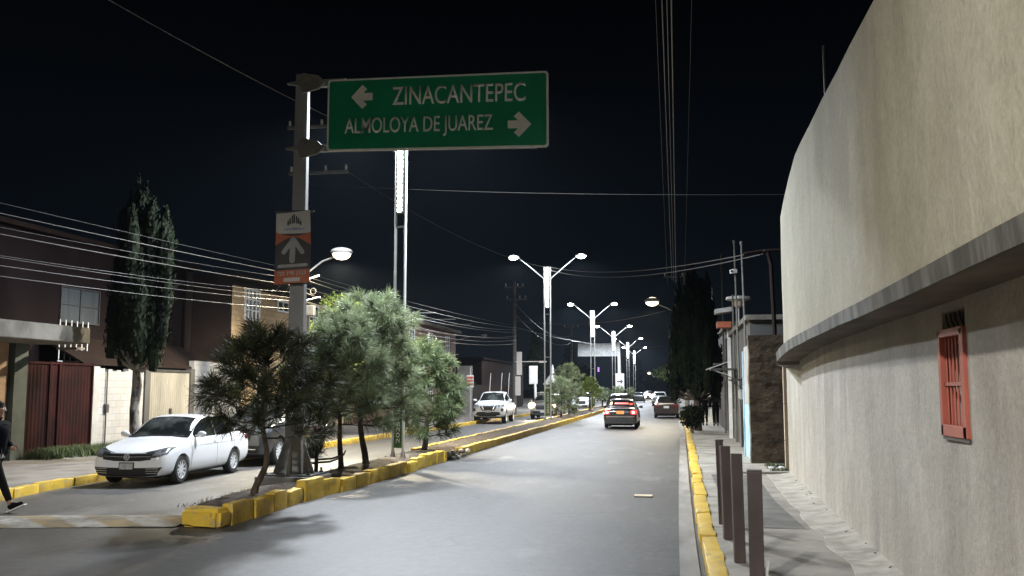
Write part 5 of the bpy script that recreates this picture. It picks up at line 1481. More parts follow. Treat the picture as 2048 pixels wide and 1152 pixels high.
def wheel_meshes(r, w, spokes=10, silver=True):
    b = MB(); b.lathe([(r * 0.66, -w / 2), (r * 0.90, -w / 2), (r * 0.985, -w / 2 + 0.025), (r, -w * 0.2), (r, w * 0.2), (r * 0.985, w / 2 - 0.025), (r * 0.90, w / 2), (r * 0.66, w / 2)], 'y', (0, 0, 0), 32, False)
    ty = b.build('tyre', M['rubber'], None, smooth=True)
    b = MB(); b.lathe([(r * 0.67, -w * 0.5), (r * 0.69, w * 0.48), (r * 0.62, w * 0.48), (r * 0.60, w * 0.1)], 'y', (0, 0, 0), 32, False)
    b.lathe([(0.001, w * 0.40), (r * 0.15, w * 0.40), (r * 0.17, w * 0.2)], 'y', (0, 0, 0), 16)
    for k in range(spokes):
        a = 2 * PI * k / spokes; m_ = Matrix.Rotation(a, 3, 'Y')
        b.box(m_ @ Vector((r * 0.38, w * 0.33, 0)), (r * 0.54, 0.03, r * 0.12), m_)
    rim = b.build('rim', M['alloy'] if silver else M['darkmetal'], None, smooth=True)
    b = MB(); b.lathe([(0.001, w * 0.02), (r * 0.62, w * 0.02)], 'y', (0, 0, 0), 24); hub = b.build('brake_disc', M['darkmetal'], None)
    return ty, rim, hub

def vehicle(name, label, cat, loc, rz, P, paint, group='cars on the street', glass='glass', wheelkind=10):
    t = thing(name, label, cat, loc, rz, group)
    me, bvh = car_body(P)
    body = link_mesh('body', me, M[paint], t)
    for wx in P['wheels']:
        for s in (-1, 1):
            w = bpy.data.objects.new('wheel', None); col.objects.link(w); w.parent = t
            w.location = (wx, s * (P['w'] - P['tw'] / 2 - 0.02), P['wr']); w.rotation_euler = (0, 0, 0 if s > 0 else PI)
            for q in wheel_meshes(P['wr'], P['tw'], wheelkind): q.parent = w
            b = MB(); b.lathe([(P['arch'] - 0.004, -0.26), (P['arch'] - 0.004, 0.02)], 'y', (wx, 0, P['wr']), 24)
    # dark wheel housings and floor
    b = MB(); b.bx(P['st'][0][0] + 0.3, P['st'][-1][0] - 0.3, -P['w'] + 0.28, P['w'] - 0.28, P['st'][len(P['st']) // 2][1] - 0.03, 0.55) if P['st'][0][0] < P['st'][-1][0] else b.bx(P['st'][-1][0] + 0.3, P['st'][0][0] - 0.3, -P['w'] + 0.28, P['w'] - 0.28, P['st'][len(P['st']) // 2][1] - 0.03, 0.55)
    b.build('underbody', M['black'], t)
    return t, body, bvh
def put(bvh, t, name, m, axis, top, bot, off=0.006, nu=10, nv=5, mirror=False):
    r_ = []
    o_ = patch(bvh, axis, top, bot, nu, nv, off).build(name, M[m], t, smooth=True, angle=60, normals=False); r_.append(o_)
    if mirror:
        if axis[1] == 'y': ax2, f = ('-' if axis[0] == '+' else '+') + 'y', (lambda p: p)
        else: ax2, f = axis, (lambda p: (-p[0], p[1]))
        r_.append(patch(bvh, ax2, [f(p) for p in top], [f(p) for p in bot], nu, nv, off).build(name, M[m], t, smooth=True, angle=60, normals=False))
    return r_
def mirror_part(t, x, y, z, m):
    for s in (-1, 1):
        b = MB(); b.ico((x, s * (y + 0.09), z), 0.11, 2, (0.55, 1.0, 0.65)); b.box((x, s * y, z - 0.03), (0.05, 0.12, 0.03)); b.build('wing_mirror', M[m], t, smooth=True)

M['redlens'] = mat('red_lamp_lens', (0.10, 0.006, 0.005), 0.15, scale=4)
M['tail_lit'] = emis('lit_tail_lamp', (1.0, 0.05, 0.06), 1.6, False)
M['tail_core'] = emis('lit_tail_lamp_core', (1.0, 0.62, 0.50), 2.5, False)
M['head_lit'] = emis('lit_headlamp', (1.0, 0.72, 0.42), 3.2, False)
M['head_far'] = emis('lit_far_headlamp', (1.0, 0.74, 0.42), 30.0, False)
M['brake_bar'] = emis('lit_brake_bar', (1.0, 0.10, 0.05), 0.9, False)
M['plate_glow'] = emis('glowing_plate', (1.0, 0.38, 0.10), 0.9, False)  # plate glows by itself, the lamplight on it put into the material
M['amber'] = emis('glowing_amber', (1.0, 0.55, 0.10), 1.2, False)

SEDAN = dict(belt=0.93, w=0.85, wheels=(1.32, -1.24), wr=0.305, arch=0.345, tw=0.19, st=[
    (2.12, 0.25, 0.60, 0.60, 0), (2.10, 0.19, 0.73, 0.665, 0), (1.99, 0.18, 0.82, 0.755, 0), (1.68, 0.18, 0.85, 0.85, 0), (1.2, 0.18, 0.85, 0.925, 0), (0.94, 0.18, 0.85, 0.975, 0.68),
    (0.64, 0.18, 0.85, 1.19, 0.65), (0.30, 0.18, 0.85, 1.41, 0.62), (-0.25, 0.18, 0.85, 1.475, 0.625), (-0.85, 0.18, 0.85, 1.44, 0.61), (-1.25, 0.18, 0.85, 1.29, 0.61),
    (-1.58, 0.18, 0.85, 1.10, 0.63), (-1.78, 0.20, 0.85, 1.045, 0), (-2.05, 0.22, 0.83, 1.03, 0), (-2.17, 0.26, 0.78, 0.97, 0), (-2.20, 0.34, 0.70, 0.82, 0)])
SUV = dict(belt=1.08, w=0.91, wheels=(1.36, -1.34), wr=0.35, arch=0.40, tw=0.22, st=[
    (2.20, 0.36, 0.58, 0.74, 0), (2.18, 0.28, 0.74, 0.90, 0), (2.02, 0.24, 0.86, 0.99, 0), (1.6, 0.22, 0.90, 1.06, 0), (1.25, 0.22, 0.91, 1.11, 0), (1.0, 0.22, 0.91, 1.17, 0.72),
    (0.65, 0.22, 0.91, 1.38, 0.69), (0.28, 0.22, 0.91, 1.58, 0.66), (-0.3, 0.22, 0.91, 1.66, 0.67), (-1.2, 0.22, 0.91, 1.62, 0.66), (-1.75, 0.22, 0.90, 1.50, 0.64),
    (-2.05, 0.26, 0.88, 1.22, 0.66), (-2.18, 0.32, 0.84, 1.02, 0), (-2.22, 0.42, 0.74, 0.86, 0)])
PICKUP = dict(belt=1.16, w=0.93, wheels=(1.62, -1.55), wr=0.385, arch=0.44, tw=0.25, st=[
    (2.62, 0.48, 0.60, 0.88, 0), (2.60, 0.40, 0.78, 1.02, 0), (2.45, 0.36, 0.89, 1.10, 0), (2.0, 0.34, 0.92, 1.16, 0), (1.5, 0.34, 0.93, 1.19, 0), (1.22, 0.34, 0.93, 1.24, 0.74),
    (0.85, 0.34, 0.93, 1.52, 0.71), (0.5, 0.34, 0.93, 1.76, 0.68), (0.0, 0.34, 0.93, 1.82, 0.69), (-0.75, 0.34, 0.93, 1.79, 0.68), (-0.98, 0.34, 0.93, 1.70, 0.68),
    (-1.08, 0.34, 0.93, 1.20, 0), (-1.2, 0.34, 0.93, 1.16, 0), (-2.4, 0.36, 0.92, 1.16, 0), (-2.58, 0.40, 0.90, 1.14, 0), (-2.62, 0.48, 0.84, 1.0, 0)])

def side_glass(bvh, t, S, body_m='black'):
    if S is SEDAN:
        put(bvh, t, 'side_window', 'glass', '+y', [(0.70, 1.03), (0.44, 1.21), (0.14, 1.345), (-0.28, 1.39)], [(0.72, 0.965), (0.44, 0.965), (0.14, 0.965), (-0.28, 0.965)], 0.005, 10, 5, True)
        put(bvh, t, 'side_window', 'glass', '+y', [(-0.34, 1.385), (-0.70, 1.375), (-1.0, 1.31), (-1.38, 1.08)], [(-0.34, 0.965), (-0.70, 0.97), (-1.0, 0.98), (-1.36, 1.01)], 0.005, 10, 5, True)
        put(bvh, t, 'windscreen', 'screen', '+x', [(-0.59, 1.365), (-0.3, 1.40), (0, 1.41), (0.3, 1.40), (0.59, 1.365)], [(-0.73, 0.955), (-0.35, 0.99), (0, 0.995), (0.35, 0.99), (0.73, 0.955)], 0.005, 16, 8)
        put(bvh, t, 'rear_window', 'glass', '-x', [(-0.54, 1.36), (0, 1.40), (0.54, 1.36)], [(-0.62, 1.10), (0, 1.12), (0.62, 1.10)], 0.005, 14, 6)
        for x in (0.92, -0.31, -1.22): door_seam(bvh, t, x, 0.30, 0.96)
        for x in (-0.12, -1.02): put(bvh, t, 'door_handle', 'chrome', '+y', [(x, 0.86), (x - 0.16, 0.86)], [(x, 0.83), (x - 0.16, 0.83)], 0.02, 3, 1, True)
    elif S is SUV:
        put(bvh, t, 'side_window', 'glass', '+y', [(0.74, 1.20), (0.4, 1.42), (-0.25, 1.54)], [(0.76, 1.13), (0.4, 1.13), (-0.25, 1.13)], 0.005, 10, 5, True)
        put(bvh, t, 'side_window', 'glass', '+y', [(-0.32, 1.54), (-1.0, 1.53), (-1.7, 1.38)], [(-0.32, 1.13), (-1.0, 1.13), (-1.75, 1.2)], 0.005, 10, 5, True)
        put(bvh, t, 'windscreen', 'screen', '+x', [(-0.64, 1.53), (0, 1.58), (0.64, 1.53)], [(-0.78, 1.16), (0, 1.21), (0.78, 1.16)], 0.005, 16, 8)
        put(bvh, t, 'rear_window', 'glass', '-x', [(-0.60, 1.52), (0, 1.56), (0.60, 1.52)], [(-0.68, 1.18), (0, 1.20), (0.68, 1.18)], 0.005, 14, 6)
        for x in (0.95, -0.28, -1.15): door_seam(bvh, t, x, 0.36, 1.08)
    else:
        put(bvh, t, 'side_window', 'glass', '+y', [(0.96, 1.36), (0.62, 1.58), (0.05, 1.70)], [(1.0, 1.24), (0.6, 1.24), (0.05, 1.24)], 0.005, 10, 5, True)
        put(bvh, t, 'side_window', 'glass', '+y', [(-0.02, 1.70), (-0.5, 1.70), (-0.85, 1.64)], [(-0.02, 1.24), (-0.5, 1.24), (-0.9, 1.26)], 0.005, 8, 5, True)
        put(bvh, t, 'windscreen', 'screen', '+x', [(-0.66, 1.70), (0, 1.75), (0.66, 1.70)], [(-0.80, 1.25), (0, 1.30), (0.80, 1.25)], 0.005, 16, 8)
        put(bvh, t, 'rear_window', 'glass', '-x', [(-0.58, 1.66), (0, 1.68), (0.58, 1.66)], [(-0.62, 1.36), (0, 1.36), (0.62, 1.36)], 0.005, 10, 4)
        for x in (1.05, 0.02, -0.95): door_seam(bvh, t, x, 0.45, 1.15)
def door_seam(bvh, t, x, z0, z1):
    put(bvh, t, 'door_gap', 'black', '+y', [(x + 0.005, z1), (x - 0.005, z1)], [(x + 0.005, z0), (x - 0.005, z0)], 0.002, 1, 12, True)

# white sedan parked on the left, facing the camera
ws_, body, bvh = vehicle('white_sedan', 'white sedan parked at the left yellow kerb facing the viewer', 'car', (-10.92, 19.86, 0.012), R(-90) + R(1.5), SEDAN, 'white_car')
side_glass(bvh, ws_, SEDAN)
put(bvh, ws_, 'grille', 'black', '+x', [(-0.56, 0.695), (-0.30, 0.675), (0, 0.67), (0.30, 0.675), (0.56, 0.695)], [(-0.54, 0.56), (-0.3, 0.53), (0, 0.523), (0.3, 0.53), (0.54, 0.56)], 0.009, 20, 4)
put(bvh, ws_, 'grille_bar', 'chrome', '+x', [(-0.52, 0.628), (0, 0.612), (0.52, 0.628)], [(-0.52, 0.621), (0, 0.605), (0.52, 0.621)], 0.015, 16, 1)
put(bvh, ws_, 'headlamp', 'lens', '+x', [(0.44, 0.70), (0.58, 0.735), (0.70, 0.77), (0.805, 0.79)], [(0.42, 0.590), (0.58, 0.595), (0.70, 0.615), (0.80, 0.67)], 0.010, 10, 4, True)
put(bvh, ws_, 'headlamp_brow', 'black', '+x', [(0.42, 0.712), (0.58, 0.748), (0.72, 0.784), (0.81, 0.802)], [(0.42, 0.698), (0.58, 0.733), (0.71, 0.767), (0.805, 0.786)], 0.012, 10, 1, True)
put(bvh, ws_, 'headlamp_inner', 'black', '+x', [(0.40, 0.69), (0.50, 0.71), (0.60, 0.72)], [(0.40, 0.60), (0.48, 0.60), (0.54, 0.61)], 0.013, 6, 3, True)
put(bvh, ws_, 'bumper_intake', 'black', '+x', [(-0.76, 0.405), (-0.40, 0.39), (0, 0.385), (0.40, 0.39), (0.76, 0.405)], [(-0.66, 0.24), (-0.36, 0.215), (0, 0.21), (0.36, 0.215), (0.66, 0.24)], 0.010, 24, 4)
put(bvh, ws_, 'fog_trim', 'chrome', '+x', [(0.44, 0.372), (0.70, 0.385)], [(0.44, 0.363), (0.70, 0.376)], 0.018, 5, 1, True)
put(bvh, ws_, 'fog_trim', 'chrome', '+x', [(0.44, 0.325), (0.70, 0.335)], [(0.44, 0.318), (0.70, 0.328)], 0.018, 5, 1, True)
put(bvh, ws_, 'fog_trim', 'chrome', '+x', [(0.44, 0.28), (0.68, 0.288)], [(0.44, 0.273), (0.68, 0.281)], 0.018, 5, 1, True)
put(bvh, ws_, 'bonnet_gap', 'black', '+x', [(-0.74, 0.80), (-0.5, 0.735), (-0.3, 0.69), (0, 0.684), (0.3, 0.69), (0.5, 0.735), (0.74, 0.80)], [(-0.74, 0.793), (-0.5, 0.727), (-0.3, 0.682), (0, 0.676), (0.3, 0.682), (0.5, 0.727), (0.74, 0.793)], 0.004, 24, 1)
b = MB(); b.box((2.125, 0, 0.42), (0.02, 0.34, 0.165), roty(R(-4))); pf = b.build('plate_frame', M['black'], ws_)
b = MB(); b.box((2.137, 0, 0.42), (0.010, 0.30, 0.125), roty(R(-4))); b.build('number_plate', M['plate'], pf)
b = MB()
hit = bvh.ray_cast(Vector((6, 0, 0.612)), Vector((-1, 0, 0)))[0]
for k in range(24):
    a0, a1 = 2 * PI * k / 24, 2 * PI * (k + 1) / 24
    b.tube([(hit.x + 0.022, 0.062 * math.cos(a0), 0.612 + 0.062 * math.sin(a0)), (hit.x + 0.022, 0.062 * math.cos(a1), 0.612 + 0.062 * math.sin(a1))], 0.006, 4)
for p, q in (((-0.028, 0.05), (0.0, 0.005)), ((0.028, 0.05), (0.0, 0.005)), ((-0.052, 0.025), (-0.024, -0.048)), ((0.052, 0.025), (0.024, -0.048)), ((-0.024, -0.048), (0, -0.004)), ((0.024, -0.048), (0, -0.004))):
    b.tube([(hit.x + 0.022, p[0], 0.612 + p[1]), (hit.x + 0.022, q[0], 0.612 + q[1])], 0.006, 4)
b.build('emblem', M['chrome'], ws_)
put(bvh, ws_, 'tail_lamp', 'redlens', '+y', [(-1.80, 0.98), (-2.10, 0.97)], [(-1.86, 0.80), (-2.12, 0.80)], 0.008, 5, 4, True)
put(bvh, ws_, 'crease', 'white_car', '+y', [(1.0, 0.80), (-1.6, 0.82)], [(1.0, 0.788), (-1.6, 0.808)], 0.010, 20, 1, True)
put(bvh, ws_, 'window_pillar', 'black', '+y', [(-0.27, 1.38), (-0.35, 1.38)], [(-0.27, 0.99), (-0.35, 0.99)], 0.003, 1, 6, True)
put(bvh, ws_, 'wiper', 'black', '+x', [(-0.60, 0.975), (0.05, 1.02)], [(-0.60, 0.963), (0.05, 1.008)], 0.012, 6, 1)
put(bvh, ws_, 'wiper', 'black', '+x', [(-0.02, 1.015), (0.62, 1.0)], [(-0.02, 1.003), (0.62, 0.988)], 0.014, 6, 1)
mirror_part(ws_, 0.66, 0.84, 1.03, 'white_car')
ws_.scale = (0.98, 0.95, 0.95)

def front_kit(t, bvh, S, zl, zg, lit=None):
    k = S['w'] / 0.85; L = 'lens' if not lit else lit
    put(bvh, t, 'headlamp', L, '+x', [(0.52 * k, zl + 0.05), (0.80 * k, zl + 0.11)], [(0.50 * k, zl - 0.05), (0.80 * k, zl - 0.01)], 0.010, 8, 4, True)
    put(bvh, t, 'grille', 'black', '+x', [(-0.48 * k, zl + 0.06), (0, zl + 0.05), (0.48 * k, zl + 0.06)], [(-0.40 * k, zg), (0, zg - 0.02), (0.40 * k, zg)], 0.008, 12, 4)
    put(bvh, t, 'bumper_intake', 'black', '+x', [(-0.66 * k, zg - 0.10), (0.66 * k, zg - 0.10)], [(-0.58 * k, zg - 0.28), (0.58 * k, zg - 0.28)], 0.008, 14, 3)
    b = MB(); h_ = bvh.ray_cast(Vector((6, 0, zg - 0.14)), Vector((-1, 0, 0)))[0]; b.box((h_.x + 0.02, 0, zg - 0.14), (0.012, 0.32, 0.13)); b.build('number_plate', M['plate'], t)
# dark SUV behind it
su, body, bvh = vehicle('grey_suv', 'dark grey crossover parked behind the white sedan, hidden by the sign post', 'car', (-11.0, 24.95, 0.012), R(-90), SUV, 'grey_car')
side_glass(bvh, su, SUV); front_kit(su, bvh, SUV, 0.86, 0.62); mirror_part(su, 0.7, 0.90, 1.16, 'grey_car')
put(bvh, su, 'lower_trim', 'chrome', '+x', [(-0.6, 0.44), (0.6, 0.44)], [(-0.6, 0.42), (0.6, 0.42)], 0.015, 8, 1)
put(bvh, su, 'bonnet_trim', 'chrome', '+x', [(-0.62, 0.96), (0, 0.945), (0.62, 0.96)], [(-0.62, 0.945), (0, 0.93), (0.62, 0.945)], 0.015, 8, 1)
# white pickup
pk, body, bvh = vehicle('white_pickup', 'white pickup truck with black grille parked half on the left pavement', 'pickup truck', (-10.4, 55.3, 0.012), R(-90) + R(2.5), PICKUP, 'white_car')
side_glass(bvh, pk, PICKUP)
put(bvh, pk, 'grille', 'black', '+x', [(-0.56, 1.05), (0, 1.06), (0.56, 1.05)], [(-0.34, 0.73), (0, 0.72), (0.34, 0.73)], 0.012, 12, 4)
put(bvh, pk, 'grille_trim', 'chrome', '+x', [(0.36, 1.05), (0.42, 1.05)], [(0.22, 0.78), (0.28, 0.76)], 0.02, 2, 4, True)
put(bvh, pk, 'headlamp', 'lens', '+x', [(0.55, 1.06), (0.86, 1.08)], [(0.52, 0.92), (0.86, 0.97)], 0.012, 8, 4, True)
put(bvh, pk, 'bumper_intake', 'black', '+x', [(-0.62, 0.66), (0, 0.68), (0.62, 0.66)], [(-0.78, 0.42), (0, 0.42), (0.78, 0.42)], 0.010, 14, 3)
put(bvh, pk, 'fog_lamp', 'black', '+x', [(0.72, 0.86), (0.84, 0.86)], [(0.72, 0.70), (0.82, 0.70)], 0.014, 4, 3, True)
b = MB(); b.box((2.67, 0, 0.70), (0.012, 0.32, 0.13)); b.build('number_plate', M['plate'], pk)
mirror_part(pk, 0.95, 0.94, 1.30, 'white_car')
b = MB()
for y in (-0.55, 0.15, 0.6): b.tube([(-1.3, y, 1.15), (-1.25 + 0.1 * y, y + 0.12, 2.9)], 0.022, 6)
tag(b.build('roof_aerials', M['galv'], pk))
# oncoming SUV with one bright lamp
ov, body, bvh = vehicle('oncoming_suv', 'oncoming silver car with glaring headlamps beside the second street lamp', 'car', (-8.45, 64.0, 0.012), R(-90), SUV, 'silver_car')
side_glass(bvh, ov, SUV); front_kit(ov, bvh, SUV, 0.84, 0.62); mirror_part(ov, 0.7, 0.90, 1.16, 'silver_car')
for s, r_, mm in ((-1, 0.27, 'head_lit'), (1, 0.15, 'head_lit')):
    b = MB(); b.ico((2.10, s * 0.72, 0.86), r_, 2, (0.5, 1, 0.9)); hl = b.build('headlamp_glare', M[mm], ov, smooth=True)  # glowing ball larger than the lamp, imitates headlamp glare
    spot('head_light', hl, (2.45, s * 0.72, 0.86), 500, (1, 0.80, 0.6), 90, 0.8, 0.08, (0, R(-96 + 180 + 180), 0))
b = MB()
for k in range(4): b.box((-0.2, -0.45 + 0.09 * k, 1.70), (0.5, 0.03, 0.09))
for s in (-1, 1): b.bx(-1.3, 0.3, s * 0.62 - 0.02, s * 0.62 + 0.02, 1.66, 1.70)
b.build('roof_rack', M['white_metal'], ov)
# taxi from behind
tx, body, bvh = vehicle('dark_sedan', 'dark sedan driving away in the right lane with red tail lamps lit', 'car', (-2.62, 49.4, 0.012), R(90), SEDAN, 'dark_car')
side_glass(bvh, tx, SEDAN); mirror_part(tx, 0.66, 0.84, 1.03, 'dark_car')
put(bvh, tx, 'tail_lamp', 'tail_lit', '-x', [(0.52, 0.90), (0.80, 0.91)], [(0.52, 0.72), (0.78, 0.70)], 0.010, 6, 5, True)
for s in (-1, 1):
    b = MB(); b.ico((-2.19, s * 0.64, 0.80), 0.085, 2, (0.35, 1, 0.85)); b.build('brake_lamp', M['tail_core'], tx, smooth=True)
    l_ = bpy.data.lights.new('tail_light', 'POINT'); l_.energy = 2.5; l_.color = (1, 0.12, 0.08); l_.shadow_soft_size = 0.1
    lo_ = bpy.data.objects.new('tail_light', l_); col.objects.link(lo_); lo_.parent = tx; lo_.location = (-2.45, s * 0.62, 0.8)
put(bvh, tx, 'boot_trim', 'chrome', '-x', [(-0.5, 0.985), (0.5, 0.985)], [(-0.5, 0.97), (0.5, 0.97)], 0.014, 8, 1)
put(bvh, tx, 'bumper_line', 'chrome', '-x', [(-0.78, 0.60), (0, 0.605), (0.78, 0.60)], [(-0.78, 0.575), (0, 0.58), (0.78, 0.575)], 0.014, 12, 1)
put(bvh, tx, 'rear_window_glow', 'brake_bar', '-x', [(-0.36, 1.26), (0.30, 1.26)], [(-0.40, 1.18), (0.32, 1.18)], 0.012, 8, 1)
put(bvh, tx, 'rear_window_glow', 'brake_bar', '-x', [(-0.58, 1.22), (-0.44, 1.24)], [(-0.58, 1.14), (-0.42, 1.14)], 0.012, 3, 2)
put(bvh, tx, 'window_sticker', 'amber', '-x', [(0.42, 1.30), (0.52, 1.28)], [(0.44, 1.14), (0.56, 1.14)], 0.012, 3, 2)  # amber glow put into the sticker's material, no lamp there
h_ = bvh.ray_cast(Vector((-6, 0, 0.80)), Vector((1, 0, 0)))[0]
b = MB(); b.box((h_.x - 0.012, 0, 0.80), (0.012, 0.36, 0.15)); b.build('number_plate', M['plate_glow'], tx)
b = MB(); b.bx(-2.22, -2.16, -0.74, 0.74, 0.24, 0.50); b.build('bumper', M['dark_car'], tx, bevel=0.02)
# sedan right, parked by the cypress
sr, body, bvh = vehicle('maroon_sedan', 'dark maroon sedan seen from behind at the right kerb beside the huge cypress', 'car', (-0.52, 66.9, 0.012), R(90), SEDAN, 'maroon_car')
side_glass(bvh, sr, SEDAN); mirror_part(sr, 0.66, 0.84, 1.03, 'maroon_car')
put(bvh, sr, 'tail_lamp', 'redlens', '-x', [(0.50, 0.90), (0.80, 0.91)], [(0.50, 0.74), (0.78, 0.74)], 0.010, 6, 4, True)
put(bvh, sr, 'boot_trim', 'chrome', '-x', [(-0.5, 0.985), (0.5, 0.985)], [(-0.5, 0.965), (0.5, 0.965)], 0.014, 8, 1)
h_ = bvh.ray_cast(Vector((-6, 0, 0.80)), Vector((1, 0, 0)))[0]
b = MB(); b.box((h_.x - 0.012, 0, 0.74), (0.012, 0.36, 0.15)); b.build('number_plate', M['plate'], sr)
# farther traffic
def far_car(name, label, loc, rz, S, paint, lit=None, red=False, cat='car'):
    t, body, bvh = vehicle(name, label, cat, loc, rz, S, paint)
    side_glass(bvh, t, S)
    front_kit(t, bvh, S, 0.72 if S is SEDAN else 0.86, 0.56 if S is SEDAN else 0.62)
    put(bvh, t, 'tail_lamp', 'tail_lit' if red else 'redlens', '-x', [(0.52, 0.88), (0.78, 0.88)], [(0.52, 0.76), (0.78, 0.76)], 0.010, 4, 3, True)
    if lit:
        for s in (-1, 1): b = MB(); b.ico((2.15, s * 0.66, 0.72), 0.36, 2, (0.5, 1, 0.9)); b.build('headlamp_glare', M[lit], t, smooth=True)  # oversized glowing balls imitate the glare of far headlamps
    return t
far_car('red_hatch', 'car just ahead of the dark sedan showing only its roof', (-3.6, 66.0, 0.012), R(90), SUV, 'maroon_car', red=True)
far_car('parked_suv', 'dark car half hidden by the median pine behind the oncoming car', (-9.3, 73.5, 0.012), R(-90), SUV, 'dark_car')
far_car('white_van', 'small white car left of the pale shrub', (-8.3, 88.0, 0.012), R(-90), SUV, 'white_car')
far_car('far_white_suv', 'white car far ahead beyond the maroon sedan', (-1.6, 112, 0.012), R(90), SUV, 'white_car')
far_car('far_orange_car', 'low far car at the left of the glaring far headlamps', (-5.0, 140, 0.012), R(90), SEDAN, 'grey_car')
far_car('far_truck', 'far oncoming vehicle with two glaring orange headlamps', (-4.3, 165, 0.012), R(-90), SUV, 'grey_car', 'head_far')

# ---------------------------------------------------------------- people
def skin_mesh(name, verts, edges, radii, m, parent, sub=2, root=0):
    me = bpy.data.meshes.new(name); me.from_pydata([Vector(v) for v in verts], edges, []); me.update()
    o = bpy.data.objects.new('tmp_skin', me); col.objects.link(o)
    o.modifiers.new('skin', 'SKIN')
    sv = me.skin_vertices[0].data
    for i, r_ in enumerate(radii):
        sv[i].radius = r_ if isinstance(r_, tuple) else (r_, r_); sv[i].use_root = (i == root)
    md = o.modifiers.new('sub', 'SUBSURF'); md.levels = sub; md.render_levels = sub
    dg = bpy.context.evaluated_depsgraph_get(); fin = bpy.data.meshes.new_from_object(o.evaluated_get(dg))
    bpy.data.objects.remove(o)
    for p in fin.polygons: p.use_smooth = True
    return link_mesh(name, fin, m, parent)
def chain(verts, edges, radii, start, pts):
    prev = start
    for p, r_ in pts:
        verts.append(p); radii.append(r_); i = len(verts) - 1
        if prev is not None: edges.append((prev, i))
        prev = i
    return prev
def person(label, loc, rz, legs, arms, jacket, trousers, hgt=1.0, full=True, group=None):
    """local frame: facing +x; legs/arms: joint lists for left(+y)/right(-y)"""
    t = thing('person', label, 'person', loc, rz, group)
    t.scale = (hgt, hgt, hgt)
    v, e, r = [], [], []
    v.append((0, 0, 0.93)); r.append((0.13, 0.15))
    chest = chain(v, e, r, 0, [((0.01, 0, 1.08), (0.115, 0.14)), ((0.03, 0, 1.28), (0.125, 0.165)), ((0.03, 0, 1.40), (0.10, 0.15)), ])
    neck = chain(v, e, r, chest, [((0.04, 0, 1.46), 0.058), ((0.055, 0, 1.51), 0.056), ((0.075, 0, 1.595), (0.088, 0.075)), ((0.08, 0, 1.675), (0.085, 0.072))])
    for s, L in zip((1, -1), legs):
        chain(v, e, r, 0, [(L[0], 0.095), (L[1], 0.062), (((L[1][0] + L[2][0]) / 2, L[1][1], (L[1][2] + L[2][2]) / 2), 0.056), (L[2], 0.038), (L[3], 0.036), (L[4], 0.026)])
    for s, A_ in zip((1, -1), arms):
        chain(v, e, r, chest, [((0.03, s * 0.17, 1.40), 0.062), (A_[0], 0.046), (A_[1], 0.032), (A_[2], (0.030, 0.020))])
    skin_mesh('body', v, e, r, M['skin'], t, 2, 0)
    if full:
        # five fingers on each hand
        for s, A_ in zip((1, -1), arms):
            h0 = Vector(A_[2]); d = (Vector(A_[2]) - Vector(A_[1])).normalized(); sd = Vector((0.9, 0, 0)) if abs(d.x) < 0.7 else Vector((0, 0, 1)); pn = d.cross(sd).normalized()
            for k in range(4):
                p = h0 + sd * (0.022 * (k - 1.5)) + d * 0.01; l = (0.062, 0.075, 0.07, 0.055)[k]
                fv = [p, p + d * l * 0.5 + pn * 0.004 * s, p + d * l * 0.85 + pn * 0.02 * s, p + d * l + pn * 0.04 * s]
                skin_mesh('finger', fv, [(0, 1), (1, 2), (2, 3)], [0.010, 0.009, 0.008, 0.007], M['skin'], t, 1)
            p = h0 - d * 0.03 + sd * 0.03; skin_mesh('thumb', [p, p + sd * 0.02 + d * 0.03, p + sd * 0.02 + d * 0.06], [(0, 1), (1, 2)], [0.012, 0.010, 0.008], M['skin'], t, 1)
        # face
        b = MB(); b.prism([(0, 0), (0.028, -0.01), (0.0, 0.05)], 0.022, lambda u, w, q: Vector((0.158 + u, q - 0.011, 1.615 + w)))
        for s in (-1, 1): b.ico((0.085, s * 0.078, 1.63), 0.03, 2, (0.6, 0.35, 1.0))
        b.build('nose_and_ears', M['skin'], t, smooth=True)
        b = MB()
        for s in (-1, 1): b.ico((0.156, s * 0.032, 1.655), 0.010, 2, (0.6, 1.2, 0.7))
        b.box((0.160, 0, 1.575), (0.01, 0.045, 0.006)); b.build('eyes_and_mouth', M['hair'], t)
    b = MB(); b.ico((0.020, 0, 1.665), 0.120, 3, (0.93, 0.80, 0.92), 0.10, 3); b.ico((0.052, 0, 1.705), 0.088, 2, (1.0, 0.93, 0.60), 0.1, 5)
    b.build('hair', M['hair'], t, smooth=True)
    # clothing: jacket with sleeves, trousers, shoes
    v, e, r = [], [], []
    v.append((0.0, 0, 0.90)); r.append((0.155, 0.185))
    ch = chain(v, e, r, 0, [((0.005, 0, 1.0), (0.18, 0.20)), ((0.02, 0, 1.13), (0.18, 0.21)), ((0.03, 0, 1.28), (0.185, 0.225)), ((0.03, 0, 1.38), (0.155, 0.20)), ((0.04, 0, 1.45), (0.095, 0.10)), ((0.045, 0, 1.53), (0.082, 0.085))])
    for s, A_ in zip((1, -1), arms):
        el = Vector(A_[0]); wr = Vector(A_[1])
        chain(v, e, r, 4, [((0.03, s * 0.19, 1.375), 0.092), (tuple(Vector((0.03, s * 0.2, 1.36)).lerp(el, 0.5)), 0.084), (A_[0], 0.076), (tuple(el.lerp(wr, 0.9)), 0.060)])
    jk = skin_mesh('jacket', v, e, r, M[jacket], t, 2, 0)
    v, e, r = [], [], []
    v.append((0, 0, 0.95)); r.append((0.13, 0.155))
    for s, L in zip((1, -1), legs):
        an = Vector(L[2]); kn = Vector(L[1])
        chain(v, e, r, 0, [(tuple(Vector(L[0]) + Vector((0, 0, 0.02))), 0.108), (tuple(Vector(L[0]).lerp(kn, 0.55)), 0.088), (L[1], 0.070), (tuple(kn.lerp(an, 0.5)), 0.064), (tuple(kn.lerp(an, 0.93)), 0.052)])
